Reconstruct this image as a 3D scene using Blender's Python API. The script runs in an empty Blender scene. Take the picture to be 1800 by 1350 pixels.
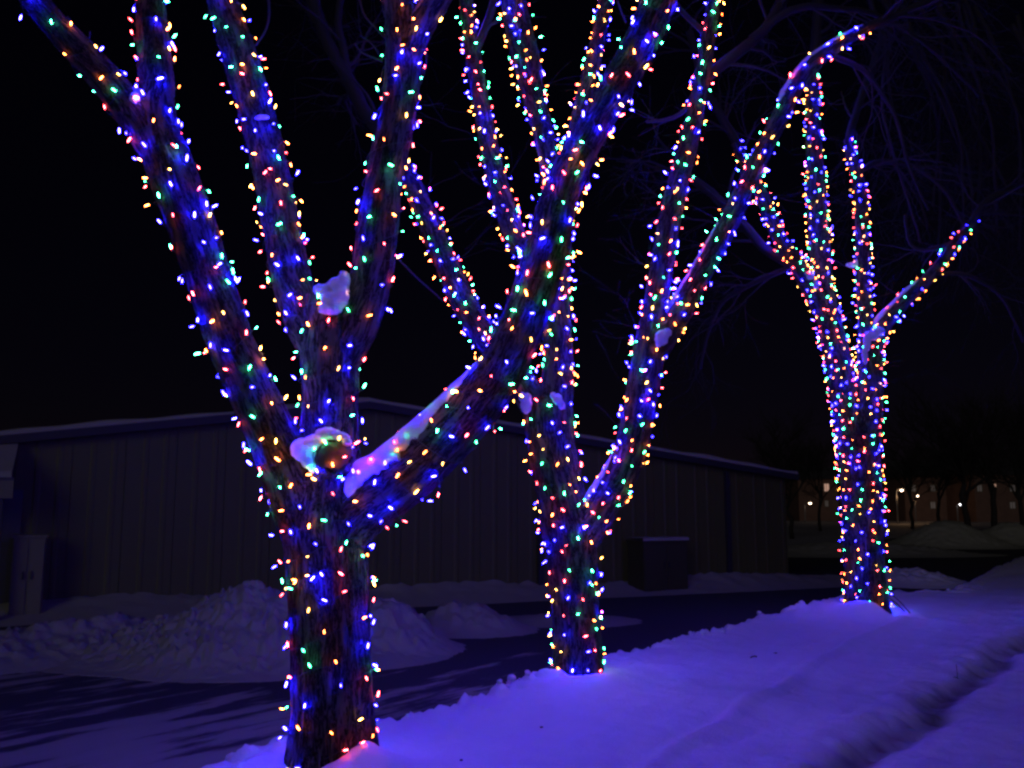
import bpy, math, random
import numpy as np
from mathutils import Vector, Matrix

random.seed(7)
rng = np.random.default_rng(7)
scene = bpy.context.scene
COL = scene.collection

# ------------------------------------------------------------------ camera
F_PX, W_PX, H_PX = 1600.0, 1800.0, 1350.0
HORIZON = 897.0
CAM_Z = 1.9
PITCH = math.atan((HORIZON - H_PX / 2) / F_PX)
cam_d = bpy.data.cameras.new("camera")
cam = bpy.data.objects.new("camera", cam_d)
COL.objects.link(cam)
cam_d.sensor_width = 36.0
cam_d.lens = F_PX / W_PX * 36.0
cam_d.clip_start = 0.05
cam_d.clip_end = 2000.0
cam.location = (0, 0, CAM_Z)
cam.rotation_euler = (math.pi / 2 + PITCH, 0, 0)
scene.camera = cam

# ------------------------------------------------------------------ night sky
SUN_EL, SUN_ROT = math.radians(16), math.radians(196)
world = bpy.data.worlds.new("World")
scene.world = world
world.use_nodes = True
wn, wl = world.node_tree.nodes, world.node_tree.links
wn.clear()
sky = wn.new("ShaderNodeTexSky")
sky.sky_type = 'NISHITA'
sky.sun_disc = False
sky.sun_elevation = SUN_EL
sky.sun_rotation = SUN_ROT
sky.air_density = 1.0
sky.dust_density = 0.0
sky.ozone_density = 3.0
tint = wn.new("ShaderNodeMix")
tint.data_type = 'RGBA'
tint.blend_type = 'MULTIPLY'
tint.inputs[0].default_value = 1.0
tint.inputs[7].default_value = (0.9, 0.42, 0.85, 1)
bg = wn.new("ShaderNodeBackground")
bg.inputs["Strength"].default_value = 0.00048
wo = wn.new("ShaderNodeOutputWorld")
wl.new(sky.outputs[0], tint.inputs[6])
wl.new(tint.outputs[2], bg.inputs[0])
wl.new(bg.outputs[0], wo.inputs[0])

# faint town glow: one weak, wide sun
sun_d = bpy.data.lights.new("sun", 'SUN')
sun_d.energy = 0.15
sun_d.angle = math.radians(25)
sun_d.color = (1.0, 0.93, 0.97)
sun = bpy.data.objects.new("sun", sun_d)
COL.objects.link(sun)
_d = Vector((math.sin(SUN_ROT) * math.cos(SUN_EL), math.cos(SUN_ROT) * math.cos(SUN_EL), math.sin(SUN_EL)))
sun.rotation_euler = _d.to_track_quat('Z', 'Y').to_euler()

vs = scene.view_settings
scene.display_settings.display_device = 'sRGB'
vs.view_transform = 'Standard'
vs.look = 'None'
vs.exposure = 0.0
vs.gamma = 1.0
vs.use_curve_mapping = False
cy = scene.cycles
cy.use_denoising = True
try:
    cy.denoiser = 'OPENIMAGEDENOISE'
except Exception:
    pass
cy.denoising_prefilter = 'ACCURATE'
cy.max_bounces = 5
cy.diffuse_bounces = 3
cy.glossy_bounces = 2
cy.sample_clamp_indirect = 4.0
cy.filter_width = 2.6
cy.use_light_tree = True

# ------------------------------------------------------------------ helpers
_cp, _sp = math.cos(PITCH), math.sin(PITCH)


def ray(px, py):
    x, y, z = (px - 900) / F_PX, 1.0, (675 - py) / F_PX
    return np.array([x, y * _cp - z * _sp, y * _sp + z * _cp])


def P(px, py, D):
    r = ray(px, py)
    return np.array([0, 0, CAM_Z]) + r * (D / r[1])


def G(px, py, z=0.0):
    r = ray(px, py)
    return np.array([0, 0, CAM_Z]) + r * ((z - CAM_Z) / r[2])


def _hash(ix, iy, iz, seed):
    h = (ix * 374761393 + iy * 668265263 + iz * 2147483647 + seed * 974711) & 0x7fffffff
    h = ((h ^ (h >> 13)) * 1274126177) & 0x7fffffff
    h = ((h ^ (h >> 16)) * 1911520717) & 0x7fffffff
    return ((h ^ (h >> 15)) & 0xffff) / 65535.0


def noise3(p, seed=0):
    """smooth value noise in -1..1 for an (n, 3) array"""
    p = np.asarray(p, dtype=np.float64)
    i = np.floor(p).astype(np.int64)
    f = p - i
    f = f * f * (3 - 2 * f)
    out = 0
    for dx in (0, 1):
        for dy in (0, 1):
            for dz in (0, 1):
                w = (f[:, 0] if dx else 1 - f[:, 0]) * (f[:, 1] if dy else 1 - f[:, 1]) * (f[:, 2] if dz else 1 - f[:, 2])
                out = out + w * _hash(i[:, 0] + dx, i[:, 1] + dy, i[:, 2] + dz, seed)
    return out * 2 - 1


def fbm(p, octaves=4, seed=0, gain=0.5):
    p = np.asarray(p, dtype=np.float64)
    a, s, o = 1.0, 0.0, 0
    for k in range(octaves):
        o = o + a * noise3(p * (2.03 ** k), seed + 17 * k)
        s += a
        a *= gain
    return o / s


def smooth(a, b, x):
    t = np.clip((x - a) / (b - a), 0, 1)
    return t * t * (3 - 2 * t)


def link(name, me, mat=None, parent=None, smooth_shade=True):
    o = bpy.data.objects.new(name, me)
    COL.objects.link(o)
    if mat is not None:
        for m in (mat if isinstance(mat, (list, tuple)) else (mat,)):
            if not me.materials or m.name not in [x.name for x in me.materials]:
                me.materials.append(m)
    if smooth_shade:
        me.polygons.foreach_set("use_smooth", np.ones(len(me.polygons), dtype=bool))
    if parent is not None:
        o.parent = parent
        o.matrix_parent_inverse = parent.matrix_world.inverted() if False else Matrix.Translation(-parent.location)
    return o


def tag(o, label=None, cat=None, group=None, kind=None):
    if label: o["label"] = label
    if cat: o["category"] = cat
    if group: o["group"] = group
    if kind: o["kind"] = kind
    return o


def thing(name, loc, label, cat, group=None):
    o = bpy.data.objects.new(name, None)
    o.location = Vector(loc)
    o.empty_display_size = 0.2
    COL.objects.link(o)
    return tag(o, label, cat, group)


def mesh_from(name, verts, faces):
    me = bpy.data.meshes.new(name)
    me.from_pydata([tuple(v) for v in verts], [], [tuple(f) for f in faces])
    me.update()
    return me


def grid_faces(n, m, wrap=False):
    """n rows of m points; wrap closes the columns"""
    r = np.arange(n - 1)[:, None]
    c = np.arange(m if wrap else m - 1)[None, :]
    c2 = (c + 1) % m
    a = (r * m + c).ravel(); b = (r * m + c2 + 0 * r).ravel()
    d = ((r + 1) * m + c).ravel(); e = ((r + 1) * m + c2).ravel()
    return np.stack([a, b, e, d], 1).tolist()


class MB:
    def __init__(self):
        self.v, self.f = [], []

    def add(self, verts, faces):
        n = len(self.v)
        self.v += [tuple(map(float, v)) for v in verts]
        self.f += [tuple(int(i) + n for i in f) for f in faces]
        return self

    def frame_box(self, o, ax, ay, az):
        """box from corner o spanned by three vectors"""
        o, ax, ay, az = map(np.array, (o, ax, ay, az))
        v = [o + i * ax + j * ay + k * az for i in (0, 1) for j in (0, 1) for k in (0, 1)]
        return self.add(v, [(0, 1, 3, 2), (4, 6, 7, 5), (0, 4, 5, 1), (2, 3, 7, 6), (0, 2, 6, 4), (1, 5, 7, 3)])

    def tube(self, pts, rad, k=6, cap=True):
        pts = np.asarray(pts, float)
        n = len(pts)
        rad = np.broadcast_to(np.asarray(rad, float), (n,))
        T, N, B = frames(pts)
        a = np.arange(k) / k * 2 * math.pi
        ring = (pts[:, None, :] + rad[:, None, None] * (np.cos(a)[None, :, None] * N[:, None, :] + np.sin(a)[None, :, None] * B[:, None, :]))
        f = grid_faces(n, k, True)
        if cap:
            f = f + [list(range(k))[::-1], [(n - 1) * k + i for i in range(k)]]
        return self.add(ring.reshape(-1, 3), f)

    def build(self, name, mat, parent=None, smooth_shade=False):
        return link(name, mesh_from(name, self.v, self.f), mat, parent, smooth_shade)


def frames(pts):
    pts = np.asarray(pts, float)
    T = np.gradient(pts, axis=0)
    T /= np.linalg.norm(T, axis=1)[:, None] + 1e-12
    up = np.array([0.0, 1.0, 0.0]) if abs(T[0][1]) < 0.9 else np.array([1.0, 0, 0])
    N = np.zeros_like(T)
    n = up - T[0] * (up @ T[0]); n /= np.linalg.norm(n)
    for i in range(len(T)):
        n = n - T[i] * (n @ T[i])
        n /= np.linalg.norm(n) + 1e-12
        N[i] = n
    return T, N, np.cross(T, N)


def spline(pts, rad, step):
    """Catmull-Rom through world points, resampled at even steps"""
    pts = np.asarray(pts, float); rad = np.asarray(rad, float)
    q = np.vstack([2 * pts[0] - pts[1], pts, 2 * pts[-1] - pts[-2]])
    rr = np.concatenate([[rad[0]], rad, [rad[-1]]])
    out, ro = [], []
    for i in range(1, len(q) - 2):
        for t in np.linspace(0, 1, 24, endpoint=False):
            p0, p1, p2, p3 = q[i - 1:i + 3]
            out.append(0.5 * (2 * p1 + (p2 - p0) * t + (2 * p0 - 5 * p1 + 4 * p2 - p3) * t * t + (3 * p1 - p0 - 3 * p2 + p3) * t ** 3))
            tt = t * t * (3 - 2 * t)
            ro.append(rr[i] * (1 - tt) + rr[i + 1] * tt)
    out.append(q[-2]); ro.append(rr[-2])
    out = np.array(out); ro = np.array(ro)
    L = np.concatenate([[0], np.cumsum(np.linalg.norm(np.diff(out, axis=0), axis=1))])
    n = max(3, int(L[-1] / step) + 1)
    s = np.linspace(0, L[-1], n)
    return np.stack([np.interp(s, L, out[:, k]) for k in range(3)], 1), np.interp(s, L, ro), s


# ------------------------------------------------------------------ materials
def material(name):
    m = bpy.data.materials.new(name)
    m.use_nodes = True
    nt = m.node_tree
    return m, nt.nodes, nt.links, nt.nodes["Principled BSDF"]


def simple(name, col, rough=0.7, metallic=0.0, var=0.15, scale=6.0, bump=0.0):
    m, n, l, b = material(name)
    tc = n.new("ShaderNodeTexCoord")
    nz = n.new("ShaderNodeTexNoise"); nz.inputs["Scale"].default_value = scale; nz.inputs["Detail"].default_value = 6
    l.new(tc.outputs["Object"], nz.inputs["Vector"])
    mx = n.new("ShaderNodeMix"); mx.data_type = 'RGBA'
    mx.inputs[6].default_value = (*[c * (1 - var) for c in col], 1)
    mx.inputs[7].default_value = (*[min(1, c * (1 + var)) for c in col], 1)
    l.new(nz.outputs["Fac"], mx.inputs[0]); l.new(mx.outputs[2], b.inputs["Base Color"])
    b.inputs["Roughness"].default_value = rough
    b.inputs["Metallic"].default_value = metallic
    if bump:
        bp = n.new("ShaderNodeBump"); bp.inputs["Strength"].default_value = bump; bp.inputs["Distance"].default_value = 0.02
        l.new(nz.outputs["Fac"], bp.inputs["Height"]); l.new(bp.outputs[0], b.inputs["Normal"])
    return m


def snow_mat(name, scale=22.0, strength=0.5, col=(0.84, 0.85, 0.88)):
    m, n, l, b = material(name)
    b.inputs["Base Color"].default_value = (*col, 1)
    b.inputs["Roughness"].default_value = 0.75
    b.inputs["Specular IOR Level"].default_value = 0.25
    tc = n.new("ShaderNodeTexCoord")
    n1 = n.new("ShaderNodeTexNoise"); n1.inputs["Scale"].default_value = scale; n1.inputs["Detail"].default_value = 8; n1.inputs["Roughness"].default_value = 0.65
    l.new(tc.outputs["Object"], n1.inputs["Vector"])
    bp = n.new("ShaderNodeBump"); bp.inputs["Strength"].default_value = strength; bp.inputs["Distance"].default_value = 0.015
    l.new(n1.outputs["Fac"], bp.inputs["Height"]); l.new(bp.outputs[0], b.inputs["Normal"])
    n2 = n.new("ShaderNodeTexNoise"); n2.inputs["Scale"].default_value = scale * 0.2; n2.inputs["Detail"].default_value = 5
    l.new(tc.outputs["Object"], n2.inputs["Vector"])
    mx = n.new("ShaderNodeMix"); mx.data_type = 'RGBA'
    mx.inputs[6].default_value = (*[c * 0.9 for c in col], 1); mx.inputs[7].default_value = (*col, 1)
    l.new(n2.outputs["Fac"], mx.inputs[0]); l.new(mx.outputs[2], b.inputs["Base Color"])
    return m


M_snow = snow_mat("snow", 26.0, 1.0, (0.66, 0.66, 0.68))
M_clump = snow_mat("packed_snow", 60.0, 1.0)
_n, _l = M_clump.node_tree.nodes, M_clump.node_tree.links
_t = _n.new("ShaderNodeBsdfTranslucent"); _t.inputs[0].default_value = (0.8, 0.8, 0.82, 1)
_m = _n.new("ShaderNodeMixShader"); _m.inputs[0].default_value = 0.25
_l.new(_n["Principled BSDF"].outputs[0], _m.inputs[1]); _l.new(_t.outputs[0], _m.inputs[2])
_l.new(_m.outputs[0], _n["Material Output"].inputs[0])
M_dirty = snow_mat("ploughed_snow", 12.0, 1.0, (0.29, 0.295, 0.215))


def bark_mat(name, zs, strength):
    m, n, l, b = material(name)
    at = n.new("ShaderNodeAttribute"); at.attribute_name = "bark_co"
    mp = n.new("ShaderNodeMapping"); mp.inputs["Scale"].default_value = (1, 1, zs)
    l.new(at.outputs["Vector"], mp.inputs["Vector"])
    n1 = n.new("ShaderNodeTexNoise"); n1.inputs["Scale"].default_value = 42; n1.inputs["Detail"].default_value = 7; n1.inputs["Roughness"].default_value = 0.62; n1.inputs["Distortion"].default_value = 0.6
    l.new(mp.outputs[0], n1.inputs["Vector"])
    v1 = n.new("ShaderNodeTexVoronoi"); v1.feature = 'DISTANCE_TO_EDGE'; v1.inputs["Scale"].default_value = 17
    wv = n.new("ShaderNodeMix"); wv.data_type = 'RGBA'; wv.inputs[0].default_value = 0.16
    l.new(mp.outputs[0], wv.inputs[6]); l.new(n1.outputs["Color"], wv.inputs[7])
    l.new(wv.outputs[2], v1.inputs["Vector"])
    r1 = n.new("ShaderNodeMapRange"); r1.inputs["From Max"].default_value = 0.20
    l.new(v1.outputs["Distance"], r1.inputs["Value"])
    mu = n.new("ShaderNodeMath"); mu.operation = 'MULTIPLY_ADD'; mu.inputs[1].default_value = 0.75
    l.new(r1.outputs[0], mu.inputs[0]); l.new(n1.outputs["Fac"], mu.inputs[2])
    cr = n.new("ShaderNodeValToRGB")
    cr.color_ramp.elements[0].position = 0.68; cr.color_ramp.elements[0].color = (0.008, 0.0065, 0.0055, 1)
    cr.color_ramp.elements[1].position = 1.0; cr.color_ramp.elements[1].color = (0.10, 0.085, 0.073, 1)
    l.new(mu.outputs[0], cr.inputs[0]); l.new(cr.outputs[0], b.inputs["Base Color"])
    b.inputs["Roughness"].default_value = 0.9
    b.inputs["Specular IOR Level"].default_value = 0.2
    bp = n.new("ShaderNodeBump"); bp.inputs["Strength"].default_value = strength; bp.inputs["Distance"].default_value = 0.02
    l.new(mu.outputs[0], bp.inputs["Height"]); l.new(bp.outputs[0], b.inputs["Normal"])
    return m


M_bark = bark_mat("ridged_bark", 0.16, 1.0)
M_twig = simple("twig_bark", (0.017, 0.0145, 0.010), 0.85, 0, 0.3, 9)
M_heart = simple("cut_wood", (0.17, 0.14, 0.12), 0.9, 0, 0.4, 18, 0.4)
M_wire = simple("light_wire", (0.012, 0.03, 0.018), 0.5, 0, 0.1, 20)


def bulb_mat(name, col, strength):
    m, n, l, b = material(name)
    b.inputs["Base Color"].default_value = (*[min(0.8, c * 0.6 + 0.1) for c in col], 1)
    b.inputs["Roughness"].default_value = 0.2
    b.inputs["Emission Color"].default_value = (*col, 1)
    b.inputs["Emission Strength"].default_value = strength
    m.cycles.emission_sampling = 'FRONT'
    return m


BULBS = {
    "red":    bulb_mat("red_bulb_lens", (1.0, 0.05, 0.06), 70),
    "green":  bulb_mat("green_bulb_lens", (0.05, 1.0, 0.34), 66),
    "blue":   bulb_mat("blue_bulb_lens", (0.0062, 0.0042, 1.0), 960),
    "orange": bulb_mat("orange_bulb_lens", (1.0, 0.17, 0.028), 74),
    "yellow": bulb_mat("yellow_bulb_lens", (1.0, 0.43, 0.07), 38),
}

# ------------------------------------------------------------------ strip coordinates (s along the verge, t across to the right)
_g = G(2070, 925, 0.3)
U = np.array([_g[0], _g[1]]); 
# direction whose vanishing point lies at pixel x = 2070
_r = ray(2070, HORIZON); U = np.array([_r[0], _r[1]]) / math.hypot(_r[0], _r[1])
V = np.array([U[1], -U[0]])


def st(p): return float(p[0] * U[0] + p[1] * U[1]), float(p[0] * V[0] + p[1] * V[1])
def xy(s, t): return s * U[0] + t * V[0], s * U[1] + t * V[1]


STRIP_Z = 0.30
edge_px = [(150, 1400), (320, 1350), (500, 1300), (670, 1262), (820, 1220), (960, 1181), (1200, 1118), (1340, 1083), (1480, 1046), (1530, 1040)]
edge_st = [st(G(x, y, STRIP_Z)) for x, y in edge_px]
edge2 = [st(G(x, y, STRIP_Z)) for x, y in [(1570, 1088), (1630, 1058), (1700, 1020), (1800, 972)]]
crest_st = [st(G(x, y, STRIP_Z)) for x, y in [(1130, 1350), (1200, 1308), (1400, 1190), (1500, 1128), (1590, 1088)]]
trench_st = [st(G(x, y, STRIP_Z)) for x, y in [(1430, 1400), (1510, 1340), (1600, 1275), (1680, 1215), (1760, 1150), (1830, 1105)]]
es = np.array(edge_st); e2 = np.array(edge2); cs_ = np.array(crest_st); ts_ = np.array(trench_st)
es = es[np.argsort(es[:, 0])]; e2 = e2[np.argsort(e2[:, 0])]; cs_ = cs_[np.argsort(cs_[:, 0])]; ts_ = ts_[np.argsort(ts_[:, 0])]

D1, D2, D3 = 5.9, 9.15, 14.6
BASE1 = P(583, 1335, D1); BASE2 = P(1018, 1176, D2); BASE3 = P(1523, 1072, D3)


def te(s):
    a = np.interp(s, es[:, 0], es[:, 1]); b = np.interp(s, e2[:, 0], e2[:, 1])
    k = smooth(es[-1, 0] - 0.3, es[-1, 0] + 0.9, s)
    return a * (1 - k) + b * k - 0.22


def bank_h(s, t):
    s = np.asarray(s, float); t = np.asarray(t, float)
    x, y = xy(s, t)
    p = np.stack([x, y, 0 * x], 1)
    w = t - te(s)
    rag = 0.10 * fbm(p * 1.4, 3, 5) + 0.075 * noise3(p * 5.5, 9) + 0.04 * noise3(p * 13, 10)
    near_edge = np.exp(-((w - 0.25) / 0.5) ** 2)
    h = STRIP_Z * smooth(0.0, 0.42, w + rag)
    lump = np.clip(0.5 + 1.6 * noise3(p * 7.0 + 3, 21), 0, 1) * 0.055 + np.clip(noise3(p * 15.0, 22), 0, 1) * 0.035
    h = h + lump * near_edge * smooth(0.02, 0.2, w + rag)
    inner = smooth(0.3, 1.0, w)
    h = h + inner * (0.035 * fbm(p * 0.55, 3, 31) + 0.022 * fbm(p * np.array([1.5, 1.5, 1]), 3, 32) + 0.011 * fbm(p * 5, 3, 33) + 0.006 * noise3(p * 15, 34))
    sw = np.stack([s * 0.35, t * 2.2, 0 * s], 1)
    h = h + inner * (0.035 * fbm(sw, 3, 51) + 0.010 * fbm(np.stack([s * 2.2, t * 9, 0 * s], 1), 3, 52) + 0.016 * fbm(p * 2.4, 3, 53))
    # wind crest, steeper on its right side
    ct = np.interp(s, cs_[:, 0], cs_[:, 1]) + 0.05 * noise3(np.stack([s * 1.2, 0 * s, 0 * s], 1), 3)
    q = t - ct
    crest = np.where(q < 0, np.exp(-(q / 0.055) ** 2), np.exp(-(q / 0.09) ** 2))
    h = h + crest * 0.042 * smooth(cs_[0, 0] - 1.5, cs_[0, 0] + 1, s) * (1 - smooth(cs_[-1, 0] - 1.5, cs_[-1, 0] + 1, s)) - 0.008 * smooth(0, 0.3, q) * inner
    # trench at the right
    tt = np.interp(s, ts_[:, 0], ts_[:, 1]) + 0.07 * noise3(np.stack([s * 1.5, 0 * s + 4, 0 * s], 1), 4)
    q = t - tt
    h = h - (0.075 + 0.03 * noise3(p * 3, 41)) * np.exp(-np.abs(q / 0.14) ** 2.6) + 0.04 * np.exp(-((q + 0.36) / 0.16) ** 2) * (0.5 + 0.5 * noise3(p * 6, 42))
    h = h + np.exp(-np.abs(q / 0.4) ** 2) * 0.045 * fbm(p * 7, 3, 43)
    # snow drifted against the trees
    for b, a, sg in ((BASE1, 0.05, 0.55), (BASE2, 0.07, 0.6), (BASE3, 0.14, 0.85)):
        d2 = (x - b[0]) ** 2 + (y - b[1]) ** 2
        h = h + a * np.exp(-d2 / sg ** 2) * smooth(0.05, 0.4, w + rag)
    # melted well at the foot of the far tree, on the camera side right
    wx, wy = BASE3[0] + 0.27, BASE3[1] - 0.42
    h = h - 0.17 * np.exp(-(((x - wx) / 0.20) ** 2 + ((y - wy) / 0.30) ** 2))
    # drift climbing the right side of the near trunk
    dx_, dy_ = x - (BASE1[0] + 0.24), y - (BASE1[1] - 0.16)
    h = h + 0.24 * np.exp(-np.sqrt((dx_ / 0.17) ** 2 + (dy_ / 0.2) ** 2 + 0.15)) * (1 + 0.25 * noise3(p * 6, 71))
    dx_, dy_ = x - (BASE3[0] - 0.18), y - (BASE3[1] - 0.42)
    h = h + 0.12 * np.exp(-((dx_ / 0.4) ** 2 + (dy_ / 0.35) ** 2))
    # crossing beyond the far tree: the verge sinks
    far = smooth(34, 46, s)
    return h * (1 - far) - 0.05 * far - 0.03 * (1 - smooth(-0.05, 0.05, w + rag + 0.05))


def bank_z(x, y):
    s, t = st((x, y))
    return float(bank_h(np.array([s]), np.array([t]))[0])


# the bank mesh: fine near the camera
s_vals = np.concatenate([np.arange(-2, 4, 0.06), np.arange(4, 12, 0.04), np.arange(12, 22, 0.07), np.arange(22, 48, 0.3)])
w_vals = np.concatenate([np.arange(-0.3, 0.9, 0.03), np.arange(0.9, 5.5, 0.045), np.arange(5.5, 14, 0.15)])
S, Wd = np.meshgrid(s_vals, w_vals, indexing='ij')
TT = te(S.ravel()) + Wd.ravel()
hh = bank_h(S.ravel(), TT)
X, Y = xy(S.ravel(), TT)
me = mesh_from("snow_bank", np.stack([X, Y, hh], 1), [f[::-1] for f in grid_faces(len(s_vals), len(w_vals))])
_tt = np.interp(S.ravel(), ts_[:, 0], ts_[:, 1]) + 0.07 * noise3(np.stack([S.ravel() * 1.5, 0 * TT + 4, 0 * TT], 1), 4)
_pp = np.stack([X, Y, 0 * X], 1)
dirt = np.exp(-np.abs((TT - _tt) / 0.14) ** 3) * np.clip(0.75 + 0.5 * fbm(_pp * 5, 3, 77), 0, 1)
at = me.attributes.new("dirt", 'FLOAT', 'POINT')
at.data.foreach_set("value", dirt.astype(np.float32))
M_bank = M_snow.copy(); M_bank.name = "verge_snow"
_n, _l = M_bank.node_tree.nodes, M_bank.node_tree.links
_b = _n["Principled BSDF"]
_src = _b.inputs["Base Color"].links[0].from_socket
_a = _n.new("ShaderNodeAttribute"); _a.attribute_name = "dirt"
_mx = _n.new("ShaderNodeMix"); _mx.data_type = 'RGBA'; _mx.inputs[7].default_value = (0.13, 0.115, 0.10, 1)
_l.new(_a.outputs["Fac"], _mx.inputs[0]); _l.new(_src, _mx.inputs[6]); _l.new(_mx.outputs[2], _b.inputs["Base Color"])
o = link("snow_bank", me, M_bank)
tag(o, kind='structure')
o["label"] = "snow covered verge that the lit trees stand on"

# loose clods along the ragged edge of the bank
mb = MB()
for k in range(420):
    s = random.uniform(2.5, 21) if k % 3 else random.uniform(2.5, 12)
    w = 0.02 + abs(random.gauss(0, 0.16))
    t = float(te(np.array([s]))[0]) + w
    x, y = xy(s, t)
    z = float(bank_h(np.array([s]), np.array([t]))[0])
    r = random.choice((0.02, 0.03, 0.04, 0.055)) * random.uniform(0.7, 1.25)
    a, b_ = 7, 5
    vv = []
    for i in range(b_):
        for j in range(a):
            th = math.pi * (i + 0.5) / b_; ph = 2 * math.pi * j / a
            rr = r * random.uniform(0.75, 1.2)
            vv.append((x + rr * math.sin(th) * math.cos(ph), y + rr * math.sin(th) * math.sin(ph), z + r * 0.25 + 0.75 * rr * math.cos(th)))
    mb.add(vv, [f[::-1] for f in grid_faces(b_, a, True)] + [list(range(a)), [(b_ - 1) * a + j for j in range(a)][::-1]])
o = mb.build("snow_clods", M_snow, None, True)
tag(o, "loose clods of snow along the ragged edge of the bank", None, None, 'stuff')

# ------------------------------------------------------------------ road and ground
m, n, l, b = material("road_surface")
tc = n.new("ShaderNodeTexCoord")
mp = n.new("ShaderNodeMapping"); mp.vector_type = 'TEXTURE'
mp.inputs["Rotation"].default_value = (0, 0, math.atan2(U[1], U[0]))
mp.inputs["Scale"].default_value = (1.0, 1.0, 1.0)
l.new(tc.outputs["Object"], mp.inputs["Vector"])
mp2 = n.new("ShaderNodeMapping"); mp2.inputs["Scale"].default_value = (0.55, 2.6, 1)
l.new(mp.outputs[0], mp2.inputs["Vector"])
nz = n.new("ShaderNodeTexNoise"); nz.inputs["Scale"].default_value = 1.0; nz.inputs["Detail"].default_value = 7; nz.inputs["Roughness"].default_value = 0.62
l.new(mp2.outputs[0], nz.inputs["Vector"])
sep = n.new("ShaderNodeSeparateXYZ"); l.new(mp.outputs[0], sep.inputs[0])
# cover of packed snow thins with distance along the road and in the wheel lanes
r_s = n.new("ShaderNodeMapRange"); r_s.inputs["From Min"].default_value = 5.0; r_s.inputs["From Max"].default_value = 12.5; r_s.inputs["To Min"].default_value = 0.045; r_s.inputs["To Max"].default_value = -0.28
l.new(sep.outputs[0], r_s.inputs["Value"])
lane = n.new("ShaderNodeMath"); lane.operation = 'SUBTRACT'; lane.inputs[1].default_value = 9.3   # texture-space y of the bare lane
l.new(sep.outputs[1], lane.inputs[0])
ab = n.new("ShaderNodeMath"); ab.operation = 'ABSOLUTE'; l.new(lane.outputs[0], ab.inputs[0])
r_l = n.new("ShaderNodeMapRange"); r_l.inputs["From Min"].default_value = 1.1; r_l.inputs["From Max"].default_value = 2.1; r_l.inputs["To Min"].default_value = -0.045; r_l.inputs["To Max"].default_value = 0.06
l.new(ab.outputs[0], r_l.inputs["Value"])
a1 = n.new("ShaderNodeMath"); a1.operation = 'ADD'; l.new(nz.outputs["Fac"], a1.inputs[0]); l.new(r_s.outputs[0], a1.inputs[1])
a2 = n.new("ShaderNodeMath"); a2.operation = 'ADD'; l.new(a1.outputs[0], a2.inputs[0]); l.new(r_l.outputs[0], a2.inputs[1])
ms = n.new("ShaderNodeMapRange"); ms.inputs["From Min"].default_value = 0.49; ms.inputs["From Max"].default_value = 0.57
l.new(a2.outputs[0], ms.inputs["Value"])
fine = n.new("ShaderNodeTexNoise"); fine.inputs["Scale"].default_value = 35; fine.inputs["Detail"].default_value = 6
l.new(tc.outputs["Object"], fine.inputs["Vector"])
asp = n.new("ShaderNodeMix"); asp.data_type = 'RGBA'; asp.inputs[6].default_value = (0.03, 0.03, 0.032, 1); asp.inputs[7].default_value = (0.075, 0.074, 0.076, 1)
l.new(fine.outputs["Fac"], asp.inputs[0])
sn = n.new("ShaderNodeMix"); sn.data_type = 'RGBA'; sn.inputs[6].default_value = (0.20, 0.20, 0.15, 1); sn.inputs[7].default_value = (0.33, 0.335, 0.24, 1)
l.new(nz.outputs["Fac"], sn.inputs[0])
mx = n.new("ShaderNodeMix"); mx.data_type = 'RGBA'
l.new(ms.outputs[0], mx.inputs[0]); l.new(asp.outputs[2], mx.inputs[6]); l.new(sn.outputs[2], mx.inputs[7])
l.new(mx.outputs[2], b.inputs["Base Color"])
b.inputs["Roughness"].default_value = 0.85
b.inputs["Specular IOR Level"].default_value = 0.2
ad = n.new("ShaderNodeMath"); ad.operation = 'MULTIPLY_ADD'; ad.inputs[1].default_value = 1.6
l.new(ms.outputs[0], ad.inputs[0]); l.new(fine.outputs["Fac"], ad.inputs[2])
bp = n.new("ShaderNodeBump"); bp.inputs["Strength"].default_value = 0.6; bp.inputs["Distance"].default_value = 0.015
l.new(ad.outputs[0], bp.inputs["Height"]); l.new(bp.outputs[0], b.inputs["Normal"])
M_road = m

rv = [(*xy(-12, -16), 0), (*xy(-12, 20), 0), (*xy(70, 20), 0), (*xy(70, -16), 0)]
o = link("road", mesh_from("road", rv, [(0, 1, 2, 3)]), M_road)
tag(o, kind='structure')

M_field = snow_mat("field_snow", 3.0, 0.8, (0.3, 0.3, 0.32))
gs = 700.0
nx = 60
gx = np.linspace(-gs, gs, nx); gy = np.linspace(-120, 1200, nx)
gX, gY = np.meshgrid(gx, gy, indexing='ij')
o = link("ground", mesh_from("ground", np.stack([gX.ravel(), gY.ravel(), 0 * gX.ravel() - 0.012], 1), [f[::-1] for f in grid_faces(nx, nx)]), M_field)
tag(o, kind='structure')


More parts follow.
